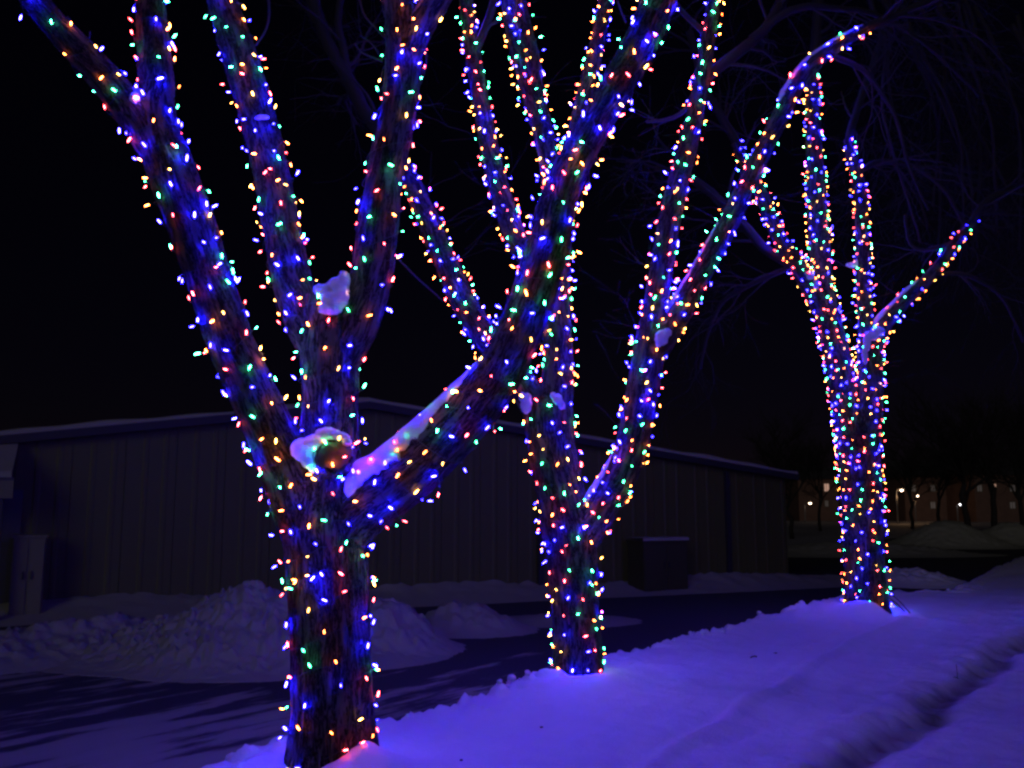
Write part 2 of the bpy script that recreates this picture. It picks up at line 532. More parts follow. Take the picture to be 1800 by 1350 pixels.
# ------------------------------------------------------------------ ploughed heaps
def heap(name, label, outline_fn, x0, x1, y0, y1, step, height_fn, seed, mat, group=None):
    xs = np.arange(x0, x1, step); ys = np.arange(y0, y1, step)
    A, B = np.meshgrid(xs, ys, indexing='ij')
    h = height_fn(A.ravel(), B.ravel())
    p = np.stack([A.ravel(), B.ravel(), 0 * A.ravel()], 1)
    cl = np.abs(noise3(p * 4.2, seed)) * 0.07 + np.abs(noise3(p * 9.5, seed + 1)) * 0.08 + np.abs(noise3(p * 19, seed + 2)) * 0.06 + np.abs(noise3(p * 34, seed + 3)) * 0.03
    k = smooth(0.0, 0.25, h)
    z = h + (cl - 0.07) * k * 1.1 - 0.03 * (h < 0.005)
    keep = z.reshape(A.shape) > 0.004
    idx = -np.ones(A.size, int)
    faces = []
    g = np.array(grid_faces(len(xs), len(ys)))
    zz = z[g]
    g = g[(zz > 0.0).any(1)]
    used = np.unique(g)
    idx[used] = np.arange(len(used))
    vv = np.stack([A.ravel()[used] + 0.03 * noise3(p[used] * 11, seed + 5), B.ravel()[used] + 0.03 * noise3(p[used] * 11, seed + 6), np.maximum(z[used], -0.02)], 1)
    o = link(name, mesh_from(name, vv, [f[::-1] for f in idx[g].tolist()]), mat)
    tag(o, label, "snow pile", group)
    return o


def mound(cx, cy, rx, ry, h, p=1.0):
    def f(x, y):
        d = np.sqrt(((x - cx) / rx) ** 2 + ((y - cy) / ry) ** 2)
        return h * (0.5 + 0.5 * np.cos(np.pi * np.clip(d, 0, 1) ** 0.9)) ** p
    return f


DP = 12.2
pc = P(445, 1165, DP)
_k = DP / F_PX
f1 = mound(pc[0], DP, 2.1, 1.8, 0.90, 0.85)
f1b = mound(pc[0] - 0.3, DP + 0.3, 3.1, 1.9, 0.62, 1.0)
def pile_h(x, y):
    a = f1(x, y)
    return np.maximum(a, f1b(x, y)) + 0.10 * fbm(np.stack([x * 0.9, y * 0.9, 0 * x], 1), 3, 61) * smooth(0.05, 0.4, a + f1b(x, y))
heap("snow_pile", "tall rough heap of ploughed snow before the dark building, left of the nearest trunk", None, pc[0] - 4, pc[0] + 3.2, DP - 2.6, DP + 2.6, 0.026, pile_h, 70, M_dirty, "ploughed snow heaps")
p2 = P(668, 1160, 13.0)
f2 = mound(p2[0], 13.0, 1.25, 1.3, 0.66, 0.9)
heap("snow_pile", "smaller snow heap showing between the nearest trunk and the middle tree", None, p2[0] - 1.6, p2[0] + 1.6, 11.5, 14.6, 0.045, lambda x, y: f2(x, y), 80, M_dirty, "ploughed snow heaps")
p3 = P(815, 1130, 15.0)
f3 = mound(p3[0], 15.0, 1.3, 1.1, 0.42, 0.9); f3b = mound(p3[0] + 1.7, 16.2, 1.6, 1.2, 0.12, 1.1)
heap("snow_pile", "low snow heap just left of the middle tree's trunk, by the building wall", None, p3[0] - 1.6, p3[0] + 3.6, 13.6, 17.6, 0.06, lambda x, y: np.maximum(f3(x, y), f3b(x, y)), 90, M_dirty, "ploughed snow heaps")
# low berm running left out of frame
qa, qb = P(-120, 1215, 10.6), P(330, 1172, 12.4)
def berm_h(x, y):
    d = np.array([qb[0] - qa[0], qb[1] - qa[1]]); L = np.hypot(*d); d = d / L
    a = (x - qa[0]) * d[0] + (y - qa[1]) * d[1]
    q = -(x - qa[0]) * d[1] + (y - qa[1]) * d[0]
    return (0.18 + 0.26 * np.clip((a + 1) / L, 0, 1)) * np.clip(1 - np.abs((q - 1.05) / 1.15), 0, 1) * smooth(-3, -1, a) * (1 - smooth(L - 0.6, L + 0.8, a)) + 0.05 * fbm(np.stack([x, y, 0 * x], 1), 3, 66) * smooth(0, 0.4, 1 - np.abs((q - 1.05) / 1.15)) * smooth(-3, -1, a) * (1 - smooth(L - 0.6, L + 0.8, a))
heap("snow_ridge", "long low ridge of ploughed snow running from the left edge to the tall heap", None, qa[0] - 2.5, qb[0] + 1.2, 9.4, 14.6, 0.05, berm_h, 100, M_dirty, "ploughed snow heaps")
# heaps far beyond the trees
for (px, py, D, rx, ry, hgt, lab) in (
        (1665, 935, 48, 4.2, 3.0, 1.35, "distant snow heap under the bare tree silhouettes near the right edge"),
        (1775, 930, 52, 3.6, 3.0, 1.2, "distant snow heap cut off by the right edge of the picture"),
        (1600, 1020, 24.5, 1.9, 2.0, 0.34, "low flat snow heap right behind the far lit trunk"),
        (1500, 960, 40, 7.0, 3.0, 0.55, "low broad snow heap beyond the far end of the building")):
    c = P(px, py, D)
    f = mound(c[0], D, rx, ry, hgt, 1.0)
    heap("snow_pile", lab, None, c[0] - rx - .5, c[0] + rx + .5, D - ry - .5, D + ry + .5, 0.07 if D < 30 else 0.12, f, int(110 + px), M_dirty if D > 30 else M_snow, "ploughed snow heaps")

# ------------------------------------------------------------------ the metal-sided building
M_panel = simple("wall_panel_paint", (0.072, 0.075, 0.014), 0.6, 0.0, 0.10, 2.0)
M_trim = simple("dark_trim", (0.02, 0.019, 0.021), 0.6, 0.0, 0.1, 3.0)
M_roofm = simple("roof_sheet", (0.06, 0.06, 0.065), 0.5, 0.0, 0.1, 3.0)
M_door = simple("dark_door_paint", (0.035, 0.033, 0.037), 0.5, 0.0, 0.1, 3.0)
M_cab = simple("cabinet_paint", (0.05, 0.05, 0.018), 0.5, 0.1, 0.1, 3.0)
M_jamb = simple("pale_post_paint", (0.14, 0.14, 0.07), 0.6, 0.0, 0.1, 3.0)

DL, DR = 16.6, 24.2
wl_, wr_ = P(0, 900, DL), P(1382, 900, DR)
A2 = np.array([wl_[0], wl_[1]]); B2 = np.array([wr_[0], wr_[1]])
wd = B2 - A2; WL = float(np.hypot(*wd)); wd = wd / WL
wn_ = np.array([wd[1], -wd[0]])            # faces the camera


def wall_at(px):
    """distance along the wall seen at pixel column px"""
    k = ray(px, HORIZON)[0] / ray(px, HORIZON)[1]
    return float((k * A2[1] - A2[0]) / (wd[0] - k * wd[1]))


def wz(px, py):
    a = wall_at(px); D = A2[1] + wd[1] * a
    return float(P(px, py, D)[2])


a_ridge = wall_at(640)
z_l, z_ridge, z_r = wz(0, 772), wz(640, 712), wz(1382, 836)
A_START = -9.0


def rake(a):
    if a < a_ridge:
        return z_ridge + (a - a_ridge) * (z_ridge - z_l) / a_ridge
    return z_ridge + (a - a_ridge) * (z_r - z_ridge) / (WL - a_ridge)


def wp(a, out, z):
    q = A2 + wd * a + wn_ * out
    return np.array([q[0], q[1], z])


mid = A2 + wd * a_ridge
bld = thing("metal_building", (mid[0], mid[1], 0), "long low dark metal sided building with a snow edged shallow gable behind the trees", "building")
a = A_START
pw = 0.92
while a < WL - 0.05:
    a1 = min(a + pw, WL)
    g = 0.005
    mb = MB()
    prof = [(a + g, 0), (a + 0.30, 0), (a + 0.33, 0.009), (a + 0.39, 0.009), (a + 0.42, 0), (a + 0.66, 0), (a + 0.69, 0.009), (a + 0.75, 0.009), (a + 0.78, 0), (a1 - g, 0)]
    prof = [p for p in prof if p[0] <= a1 - g]
    if len(prof) >= 2:
        vv = []
        for (q, h) in prof:
            vv += [wp(q, h, 0.0), wp(q, h, rake(q) - 0.02)]
        nn = len(prof)
        ff = [(2 * i, 2 * i + 2, 2 * i + 3, 2 * i + 1) for i in range(nn - 1)]
        base = len(vv)
        vv += [wp(prof[0][0], -0.05, 0.0), wp(prof[0][0], -0.05, rake(prof[0][0]) - 0.02), wp(prof[-1][0], -0.05, 0.0), wp(prof[-1][0], -0.05, rake(prof[-1][0]) - 0.02)]
        ff += [(base, 0, 1, base + 1), (2 * nn - 2, base + 2, base + 3, 2 * nn - 1)]
        mb.add(vv, ff)
        mb.build("panel", M_panel, bld)
    a = a1
# backing, side wall
mb = MB()
ks = [A_START, a_ridge, WL]
vv = [wp(q, -0.06, 0) for q in ks] + [wp(q, -0.06, rake(q) - 0.03) for q in ks]
mb.add(vv, [(0, 1, 4, 3), (1, 2, 5, 4)])
mb.add([wp(WL - 0.02, -0.06, 0), wp(WL - 0.02, -22, 0), wp(WL - 0.02, -22, rake(WL) - 0.05), wp(WL - 0.02, -0.06, rake(WL) - 0.05)], [(0, 1, 2, 3)])
mb.add([wp(A_START + 0.02, -0.06, 0), wp(A_START + 0.02, -22, 0), wp(A_START + 0.02, -22, rake(A_START) - 0.05), wp(A_START + 0.02, -0.06, rake(A_START) - 0.05)], [(0, 3, 2, 1)])
mb.build("wall", M_panel, bld)
mb = MB()
for (q0, q1) in ((A_START - 0.3, a_ridge), (a_ridge, WL + 0.25)):
    z0, z1 = rake(q0), rake(q1)
    p0, p1 = wp(q0, 0.22, z0 + 0.012), wp(q1, 0.22, z1 + 0.012)
    mb.frame_box(p0, p1 - p0, wp(0, -22.2, 0) - wp(0, 0.0, 0), (0, 0, 0.04))
mb.build("roof", M_roofm, bld)
mb = MB()
for (q0, q1) in ((A_START - 0.3, a_ridge), (a_ridge, WL + 0.25)):
    p0, p1 = wp(q0, 0.23, rake(q0) - 0.10), wp(q1, 0.23, rake(q1) - 0.10)
    mb.frame_box(p0, p1 - p0, wn_.tolist() + [0] @ np.eye(1) * 0 if False else np.array([wn_[0] * 0.03, wn_[1] * 0.03, 0]), (0, 0, 0.15))
mb.build("fascia", M_trim, bld)
# snow lying on the roof
vv, cols = [], 7
aa = np.linspace(A_START - 0.3, WL + 0.22, 170)
for q in aa:
    th = 0.085 + 0.02 * math.sin(q * 1.3) + 0.015 * math.sin(q * 4.1 + 1)
    z = rake(q) + 0.06
    for (of, hz) in ((0.25, -0.005), (0.262, th * 0.45), (0.235, th * 0.85), (0.17, th), (-1.0, th + 0.03), (-10, th + 0.05), (-22, th)):
        vv.append(wp(q, of, z + hz))
o = link("roof_snow", mesh_from("roof_snow", vv, grid_faces(len(aa), cols)), M_dirty)
tag(o, "thin layer of snow along the gable roof edge of the dark building", "snow")
# downspouts and door recesses on the wall
for px, py0, py1 in ((1276, 822, 1008), (947, 770, 1060)):
    a = wall_at(px)
    mb = MB()
    mb.frame_box(wp(a - 0.06, 0.03, 0.1), wp(a + 0.06, 0, 0) - wp(a - 0.06, 0, 0), np.array([wn_[0] * 0.09, wn_[1] * 0.09, 0]), (0, 0, rake(a) - 0.25))
    mb.tube([wp(a, 0.09, 0.13), wp(a, 0.15, 0.08), wp(a, 0.30, 0.05)], 0.045, 8)
    mb.build("downspout", M_trim, bld)
# entrance canopy at the left
a0, a1 = A_START + 2.0, wall_at(16) + 0.02
zc0, zc1 = wz(10, 781) , 2.46
mb = MB()
c0, c1 = wp(a0, 0.04, zc0), wp(a1, 0.04, zc0)
d0, d1 = wp(a0, 1.15, zc1), wp(a1 + 0.10, 1.15, zc1)
mb.add([c0, c1, d1, d0, c0 - [0, 0, .09], c1 - [0, 0, .09], d1 - [0, 0, .06], d0 - [0, 0, .06]], [(0, 3, 2, 1), (4, 5, 6, 7), (1, 2, 6, 5), (0, 4, 7, 3), (3, 7, 6, 2)])
mb.build("canopy", M_roofm, bld)
mb = MB()
mb.frame_box(wp(a0, 1.153, zc1 - 0.36), wp(a1 + 0.1, 0, 0) - wp(a0, 0, 0), np.array([wn_[0] * 0.04, wn_[1] * 0.04, 0]), (0, 0, 0.30))
mb.build("canopy_fascia", M_jamb, bld)
mb = MB()
mb.frame_box(wp(wall_at(50) - 3.4, 0.03, 0.02), wp(3.3, 0, 0) - wp(0, 0, 0), np.array([wn_[0] * 0.06, wn_[1] * 0.06, 0]), (0, 0, 2.25))
mb.build("door", M_door, bld)
mb = MB()
mb.frame_box(wp(a1 - 0.16, 1.02, 0.0), wp(0.12, 0, 0) - wp(0, 0, 0), np.array([wn_[0] * 0.12, wn_[1] * 0.12, 0]), (0, 0, 2.12))
mb.build("canopy_post", M_door, bld)
mb = MB()
vv = []
nn = 14
for i in range(nn):
    f = i / (nn - 1)
    for q in np.linspace(a0, a1 + 0.06, 24):
        c = wp(q + 0.06 * (f - 1) * 0, 0.05 + 1.12 * f, zc0 + (zc1 - zc0) * f + 0.07 + 0.02 * math.sin(q * 5 + f * 7))
        vv.append(c)
for q in np.linspace(a0, a1 + 0.06, 24):
    vv.append(wp(q, 1.19, zc1 - 0.005))
o = link("canopy_snow", mesh_from("canopy_snow", vv, grid_faces(nn + 1, 24)[::1]), M_dirty)
tag(o, "snow sheet on the sloping entrance canopy at the left edge", "snow")
# pale cabinet beside the door and the utility cabinet by the wall
def cabinet(name, label, a_left, wdt, dep, hgt, out, mat, snow):
    c = wp(a_left + wdt / 2, out + dep / 2, 0)
    t = thing(name, (c[0], c[1], 0), label, "cabinet")
    n3 = np.array([wn_[0], wn_[1], 0]); d3 = np.array([wd[0], wd[1], 0])
    MB().frame_box(wp(a_left, out, 0.08), d3 * wdt, n3 * dep, (0, 0, hgt - 0.08)).build("body", mat, t)
    MB().frame_box(wp(a_left - 0.03, out - 0.02, hgt + 0.002), d3 * (wdt + 0.06), n3 * (dep + 0.05), (0, 0, 0.05)).build("lid", mat, t)
    MB().frame_box(wp(a_left + 0.03, out + 0.02, 0), d3 * (wdt - 0.06), n3 * (dep - 0.05), (0, 0, 0.078)).build("plinth", M_trim, t)
    for k in (0, 1):
        dr = MB().frame_box(wp(a_left + 0.03 + k * wdt / 2, out + dep + 0.002, 0.12), d3 * (wdt / 2 - 0.05), n3 * 0.02, (0, 0, hgt - 0.2)).build("door", mat, t)
        MB().frame_box(wp(a_left + wdt / 2 - 0.08 + k * 0.13, out + dep + 0.024, hgt * 0.5), d3 * 0.025, n3 * 0.03, (0, 0, 0.14)).build("handle", M_trim, dr)
    return t
cabinet("utility_cabinet", "dark metal utility cabinet against the building wall, right of the middle tree", wall_at(1092), wall_at(1166) - wall_at(1092), 0.7, 1.15, 0.25, M_cab, True)
cabinet("storage_cabinet", "narrow pale storage cabinet beside the dark doorway at the left edge", wall_at(33), 0.5, 0.5, 1.42, 0.25, M_jamb, False)
n3 = np.array([wn_[0], wn_[1], 0]); d3 = np.array([wd[0], wd[1], 0])
aL = wall_at(1092); wL = wall_at(1166) - aL
vv = []
for i, of in enumerate((-0.02, 0.1, 0.35, 0.6, 0.72, 0.74)):
    for q in np.linspace(aL - 0.03, aL + wL + 0.03, 12):
        vv.append(wp(q, 0.25 + of, 1.204 + (0.07 + 0.01 * math.sin(q * 9)) * (0 if of > 0.73 else 1)))
o = link("lid_snow", mesh_from("lid_snow", vv, grid_faces(6, 12)), M_dirty)
tag(o, "strip of snow lying on top of the dark utility cabinet", "snow")
# snow banked along the foot of the wall
vv = []
aa = np.linspace(A_START, WL + 1.5, 260)
pr = np.linspace(0, 1, 12)
for q in aa:
    for f in pr:
        of = 0.02 + 1.5 * f
        hgt = (0.24 + 0.06 * math.sin(q * 0.9)) * (1 - f) ** 1.3
        vv.append(wp(q, of, hgt))
vv = np.array(vv)
vv[:, 2] += (np.abs(noise3(vv * 3, 130)) * 0.10 + np.abs(noise3(vv * 8, 131)) * 0.05) * np.tile(1 - pr, len(aa)) - 0.02 * np.tile(pr, len(aa))
o = link("wall_drift", mesh_from("wall_drift", vv, grid_faces(len(aa), len(pr))[::1]), M_dirty)
tag(o, "low drift of snow along the foot of the dark building's wall", "snow drift")

# ------------------------------------------------------------------ lit trees
def limb_mesh(pts, rad, s, sides, amp, seed, flare=0.0, taper_end=False):
    T, N, B = frames(pts)
    a = np.arange(sides) / sides * 2 * math.pi
    n_ = len(pts)
    Acos, Asin = np.cos(a), np.sin(a)
    R = np.repeat(rad[:, None], sides, 1)
    bc = np.stack([R * Acos, R * Asin, np.repeat(s[:, None], sides, 1)], 2).reshape(-1, 3)
    # lobes and buttress flare
    lob = noise3(np.stack([np.tile(Acos, n_) * 1.3, np.tile(Asin, n_) * 1.3, np.repeat(s * 0.8, sides)], 1), seed) * 0.075
    R = R.ravel() * (1 + lob)
    if flare:
        fl = np.exp(-s / 0.22)
        but = 0.6 + 0.5 * np.cos(5 * a + seed)
        R = R * (1 + flare * (fl[:, None] * but[None, :]).ravel())
    w = bc * np.array([1, 1, 0.16])
    rid = 1 - np.abs(noise3(w * 26 + 0.4 * fbm(bc * 9, 2, seed + 9)[:, None], seed + 1)) * 2
    rid2 = 1 - np.abs(noise3(w * 55, seed + 2)) * 2
    R = R + amp * (0.7 * rid + 0.4 * rid2 + 0.4 * fbm(bc * np.array([20, 20, 9]), 2, seed + 3))
    dirs = (Acos[None, :, None] * N[:, None, :] + Asin[None, :, None] * B[:, None, :]).reshape(-1, 3)
    v = np.repeat(pts, sides, 0) + dirs * R[:, None]
    f = grid_faces(n_, sides, True)
    f.append(list(range(sides))[::-1]); f.append([(n_ - 1) * sides + i for i in range(sides)])
    me = mesh_from("limb", v, f)
    at = me.attributes.new("bark_co", 'FLOAT_VECTOR', 'POINT')
    at.data.foreach_set("vector", bc.astype(np.float32).ravel())
    return me


def make_path(D, pts, step, slim=1.0):
    """pts: (px, py, radius_px, depth offset)"""
    w = [P(x, y, D + dz) for (x, y, r, dz) in pts]
    r = [rp * slim * (D + dz) / F_PX for (x, y, rp, dz) in pts]
    return spline(w, r, step)


TREES = []


def lit_tree(D, base, label, trunk, limbs, sides, step, amp, seed):
    t = thing("bare_tree", base, label, "tree", "bare trees wrapped in lights along the verge")
    paths = []
    for i, (nm, pts) in enumerate([("trunk", trunk)] + limbs):
        p, r, s = make_path(D, pts, step, 0.90)
        sd = sides if i == 0 else max(18, int(sides * max(r) / (0.27)))
        me = limb_mesh(p, r, s, sd, amp * (1.0 if i == 0 else 0.7), seed + i * 13, 0.22 if i == 0 else 0.0)
        o = link(nm, me, M_bark, t)
        paths.append((nm, p, r, s))
    TREES.append((t, D, paths))
    return t, paths


T1_trunk = [(580, 1385, 84, 0), (583, 1300, 77, 0), (583, 1200, 73, 0), (581, 1100, 73, 0), (576, 1000, 76, 0), (572, 920, 80, 0), (578, 840, 70, 0), (580, 770, 57, 0.02), (580, 700, 54, 0.04), (581, 620, 57, 0.06), (585, 560, 60, 0.08), (588, 525, 56, 0.08)]
T1 = [
    ("limb", [(548, 985, 40, -0.02), (530, 900, 52, -0.05), (500, 815, 49, -0.12), (470, 745, 45, -0.18), (440, 680, 43, -0.22), (405, 600, 43, -0.25), (370, 500, 42, -0.3), (337, 400, 45, -0.33), (300, 300, 47, -0.36), (272, 220, 42, -0.38), (274, 150, 34, -0.36), (270, 80, 31, -0.34), (264, 0, 27, -0.3), (268, -70, 25, -0.28)]),
    ("limb", [(285, 290, 30, -0.36), (245, 215, 36, -0.42), (195, 150, 33, -0.5), (140, 90, 30, -0.6), (85, 30, 27, -0.7), (30, -40, 24, -0.8)]),
    ("limb", [(570, 640, 34, 0.06), (540, 570, 41, 0.10), (515, 500, 39, 0.16), (495, 400, 38, 0.24), (476, 300, 36, 0.32), (452, 200, 34, 0.40), (422, 100, 34, 0.48), (390, 0, 29, 0.56), (368, -70, 26, 0.6), (340, -190, 22, 0.7)]),
    ("limb", [(598, 640, 34, 0.04), (628, 570, 42, 0.02), (652, 490, 41, 0.0), (664, 400, 40, -0.04), (678, 300, 37, -0.08), (699, 200, 36, -0.1), (708, 110, 37, -0.12), (702, 30, 30, -0.12), (692, -60, 26, -0.12), (680, -190, 22, -0.12)]),
    ("limb", [(703, 150, 24, -0.12), (722, 80, 29, -0.15), (760, 10, 26, -0.2), (812, -55, 23, -0.25)]),
    ("limb", [(585, 960, 50, 0.0), (632, 895, 60, -0.03), (700, 845, 58, -0.08), (768, 785, 54, -0.13), (838, 710, 50, -0.18), (893, 628, 45, -0.22), (935, 530, 43, -0.24), (965, 430, 42, -0.24), (985, 345, 37, -0.22), (1026, 255, 34, -0.2), (1080, 160, 33, -0.16), (1128, 75, 34, -0.12), (1160, 0, 34, -0.08), (1180, -70, 32, -0.05), (1205, -200, 32, 0.0), (1240, -330, 28, 0.1)]),
]
tree1, paths1 = lit_tree(D1, BASE1, "nearest bare tree, thick ridged trunk forking low into wide limbs, wrapped in coloured lights", T1_trunk, T1, 150, 0.011, 0.0125, 100)
# sawn-off limb stub above the near fork
st_c0, st_c1 = P(578, 815, D1), P(588, 800, D1 - 0.40)
q, r, s = spline([st_c0, (st_c0 + st_c1) / 2 + np.array([0, 0, -.01]), st_c1], [0.12, 0.115, 0.104], 0.012)
link("cut_stub", limb_mesh(q, r, s, 60, 0.005, 333), M_bark, tree1)
Tq, Nq, Bq = frames(q)
paths1.append(("cut_stub", q, r, s))
vv, ff = [q[-1] + Tq[-1] * 0.02], []
rs = random.Random(5)
rim_n = [1 + 0.10 * math.sin(2 * 2 * math.pi * k / 24 + 1) + rs.uniform(-0.06, 0.06) for k in range(24)]
for ri, (rr, off) in enumerate(((0.03, .026), (0.06, .020), (0.088, .008), (0.104, -0.012))):
    for k in range(24):
        an = 2 * math.pi * k / 24
        vv.append(q[-1] + Tq[-1] * (off + rs.uniform(-0.006, 0.006)) + rr * rim_n[k] * (math.cos(an) * Nq[-1] + math.sin(an) * Bq[-1]))
FACE_C, FACE_T, FACE_N, FACE_B = q[-1], Tq[-1], Nq[-1], Bq[-1]
for k in range(24):
    ff.append((0, 1 + k, 1 + (k + 1) % 24))
    for ri in range(3):
        b0 = 1 + ri * 24; b1 = b0 + 24
        ff.append((b0 + k, b1 + k, b1 + (k + 1) % 24, b0 + (k + 1) % 24))
link("cut_face", mesh_from("cut_face", vv, ff), M_heart, tree1)

T2_trunk = [(1016, 1215, 52, 0), (1017, 1160, 44, 0), (1012, 1080, 43, 0), (1007, 1000, 46, 0), (1000, 930, 50, 0), (985, 860, 45, 0), (973, 800, 44, 0), (965, 740, 46, 0), (966, 700, 44, 0)]
T2 = [
    ("limb", [(960, 760, 26, 0), (930, 695, 29, 0.05), (895, 640, 27, 0.1), (852, 590, 26, 0.16), (815, 530, 24, 0.22), (788, 470, 23, 0.28), (760, 405, 22, 0.34), (732, 340, 20, 0.4), (706, 285, 17, 0.46)]),
    ("limb", [(972, 760, 30, 0), (980, 690, 32, -0.04), (982, 620, 29, -0.06), (980, 550, 26, -0.08), (980, 470, 25, -0.05), (984, 400, 23, -0.02), (972, 320, 21, 0.0), (958, 245, 20, 0.0), (935, 165, 21, 0.0), (912, 85, 18, 0.0), (893, 0, 15, 0.0), (885, -50, 13, 0.0)]),
    ("limb", [(978, 560, 18, -0.05), (945, 480, 21, 0.1), (908, 420, 21, 0.2), (880, 340, 20, 0.3), (858, 250, 19, 0.4), (842, 160, 17, 0.5), (826, 60, 15, 0.6), (816, -40, 13, 0.7)]),
    ("limb", [(986, 420, 16, 0.0), (1000, 300, 17, 0.15), (1022, 190, 16, 0.3), (1046, 95, 15, 0.4), (1064, 0, 13, 0.5), (1072, -50, 12, 0.5)]),
    ("limb", [(950, 215, 12, 0.0), (938, 110, 14, -0.1), (922, 40, 12, -0.2), (908, -40, 11, -0.3)]),
    ("limb", [(1000, 985, 30, 0), (1035, 930, 34, -0.05), (1065, 880, 31, -0.12), (1098, 820, 30, -0.2), (1118, 750, 30, -0.25), (1130, 680, 30, -0.3), (1142, 610, 30, -0.34), (1152, 540, 23, -0.36), (1166, 450, 22, -0.4), (1182, 360, 22, -0.44), (1206, 270, 19, -0.5), (1226, 180, 17, -0.55), (1242, 90, 15, -0.6), (1256, 0, 13, -0.65), (1262, -40, 12, -0.68), (1280, -170, 10, -0.75)]),
    ("limb", [(1142, 640, 20, -0.34), (1182, 572, 23, -0.4), (1230, 485, 20, -0.5), (1276, 402, 20, -0.6), (1310, 330, 19, -0.7), (1346, 255, 17, -0.8), (1384, 180, 16, -0.9), (1420, 122, 15, -1.0), (1470, 82, 12, -1.1), (1528, 46, 9, -1.2)]),
]
tree2, paths2 = lit_tree(D2, BASE2, "middle bare tree with many slender limbs wrapped in coloured lights", T2_trunk, T2, 80, 0.018, 0.010, 200)

T3_trunk = [(1524, 1100, 48, 0), (1523, 1050, 39, 0), (1520, 1000, 37, 0), (1518, 930, 36, 0), (1514, 860, 37, 0), (1510, 800, 39, 0), (1505, 765, 36, 0)]
T3 = [
    ("limb", [(1502, 820, 26, 0), (1494, 760, 27, 0.02), (1485, 700, 26, 0.05), (1472, 630, 25, 0.1), (1456, 560, 23, 0.15), (1445, 500, 20, 0.2), (1440, 430, 20, 0.25), (1434, 330, 18, 0.3), (1430, 240, 15, 0.35), (1428, 160, 13, 0.4), (1432, 95, 11, 0.4)]),
    ("limb", [(1462, 590, 16, 0.12), (1432, 520, 18, 0.05), (1400, 465, 16, -0.1), (1368, 415, 14, -0.2), (1342, 350, 13, -0.3), (1318, 300, 12, -0.4), (1292, 250, 10, -0.5)]),
    ("limb", [(1520, 840, 24, 0), (1526, 760, 24, -0.05), (1529, 690, 24, -0.1), (1530, 625, 23, -0.12), (1522, 555, 15, -0.1), (1517, 480, 14, -0.05), (1516, 400, 13, 0.0), (1511, 330, 12, 0.05), (1499, 280, 10, 0.1), (1490, 245, 8, 0.1)]),
    ("limb", [(1530, 640, 15, -0.12), (1550, 578, 16, -0.2), (1592, 528, 13, -0.4), (1642, 478, 12, -0.6), (1690, 412, 10, -0.8), (1712, 388, 8, -0.9)]),
]
tree3, paths3 = lit_tree(D3, BASE3, "farthest lit tree with two parallel stems, at the far end of the snowy verge", T3_trunk, T3, 48, 0.03, 0.008, 300)

# ------------------------------------------------------------------ unlit twigs
def grow(mb, p, d, length, r, depth, droop, rnd):
    n_ = max(4, int(length / 0.10))
    pts = [p]
    d = d / np.linalg.norm(d)
    for i in range(n_):
        d = d + np.array([rnd.gauss(0, 0.15), rnd.gauss(0, 0.15), rnd.gauss(0, 0.13) - droop * 0.035])
        d /= np.linalg.norm(d)
        pts.append(pts[-1] + d * length / n_)
    rad = np.linspace(r * 0.8, max(0.0017, r * 0.28), len(pts))
    mb.tube(pts, rad, 5 if r > 0.01 else 3, False)
    if depth <= 0:
        return
    k = rnd.randint(3, 5)
    for j in range(k):
        i = rnd.randint(len(pts) // 5, len(pts) - 1)
        dd = pts[i] - pts[i - 1]; dd /= np.linalg.norm(dd)
        side = np.array([rnd.gauss(0, 1), rnd.gauss(0, 1), rnd.gauss(0, 0.8)])
        side -= dd * (side @ dd); side /= np.linalg.norm(side)
        grow(mb, pts[i], dd * 0.8 + side * rnd.uniform(0.4, 0.9), length * rnd.uniform(0.45, 0.8), rad[i] * 0.6, depth - 1, droop * 1.3, rnd)


def branch(mb, D, pts, rnd, depth=2, droop=0.5, kids=8, klen=1.0):
    p, r, s = make_path(D, pts, 0.12)
    p = p + np.cumsum(np.array([[rnd.gauss(0, 0.006) for _ in range(3)] for _ in p]), 0)
    mb.tube(p, r, 7, False)
    for k in range(kids):
        i = rnd.randint(max(1, len(p) // 8), len(p) - 1)
        dd = p[i] - p[i - 1]; dd /= np.linalg.norm(dd)
        side = np.array([rnd.gauss(0, 1), rnd.gauss(0, 1), rnd.gauss(0.1, 0.8)])
        side -= dd * (side @ dd); side /= np.linalg.norm(side)
        grow(mb, p[i], dd * 0.7 + side * rnd.uniform(0.4, 0.9), klen * rnd.uniform(0.6, 1.2), max(0.004, r[i] * 0.45), depth, droop, rnd)


rnd = random.Random(3)
mb = MB()
for pts in ([(470, -20, 2.2, 0.4), (473, 25, 2.2, 0.4), (466, 55, 2.0, 0.4), (449, 80, 2.2, 0.4)],
            [(628, -20, 2, -.1), (640, 25, 2, -.1), (662, 50, 2, -.1), (676, 66, 2, -.1)],
            [(634, 62, 2, -.1), (655, 78, 2, -.1), (672, 105, 2.2, -.1)],
            [(624, 76, 2, -.1), (636, 92, 2, -.1), (672, 108, 2.2, -.1)],
            [(158, 55, 1.4, -.5), (156, 70, 1.5, -.5), (152, 92, 1.6, -.5)],
            [(690, 445, 1.8, 0), (735, 490, 1.5, 0.1), (780, 530, 1.2, 0.2)],
            [(745, 70, 2, -.2), (750, 110, 1.6, -.2), (738, 150, 1.4, -.2), (722, 172, 1.4, -.2)],
            [(1085, 1, 2, 0), (1092, 20, 2, 0), (1100, 40, 1.8, 0)]):
    p, r, s = make_path(D1, pts, 0.03)
    mb.tube(p, r, 5)
o = mb.build("twigs", M_twig, tree1, True); o["kind"] = "stuff"

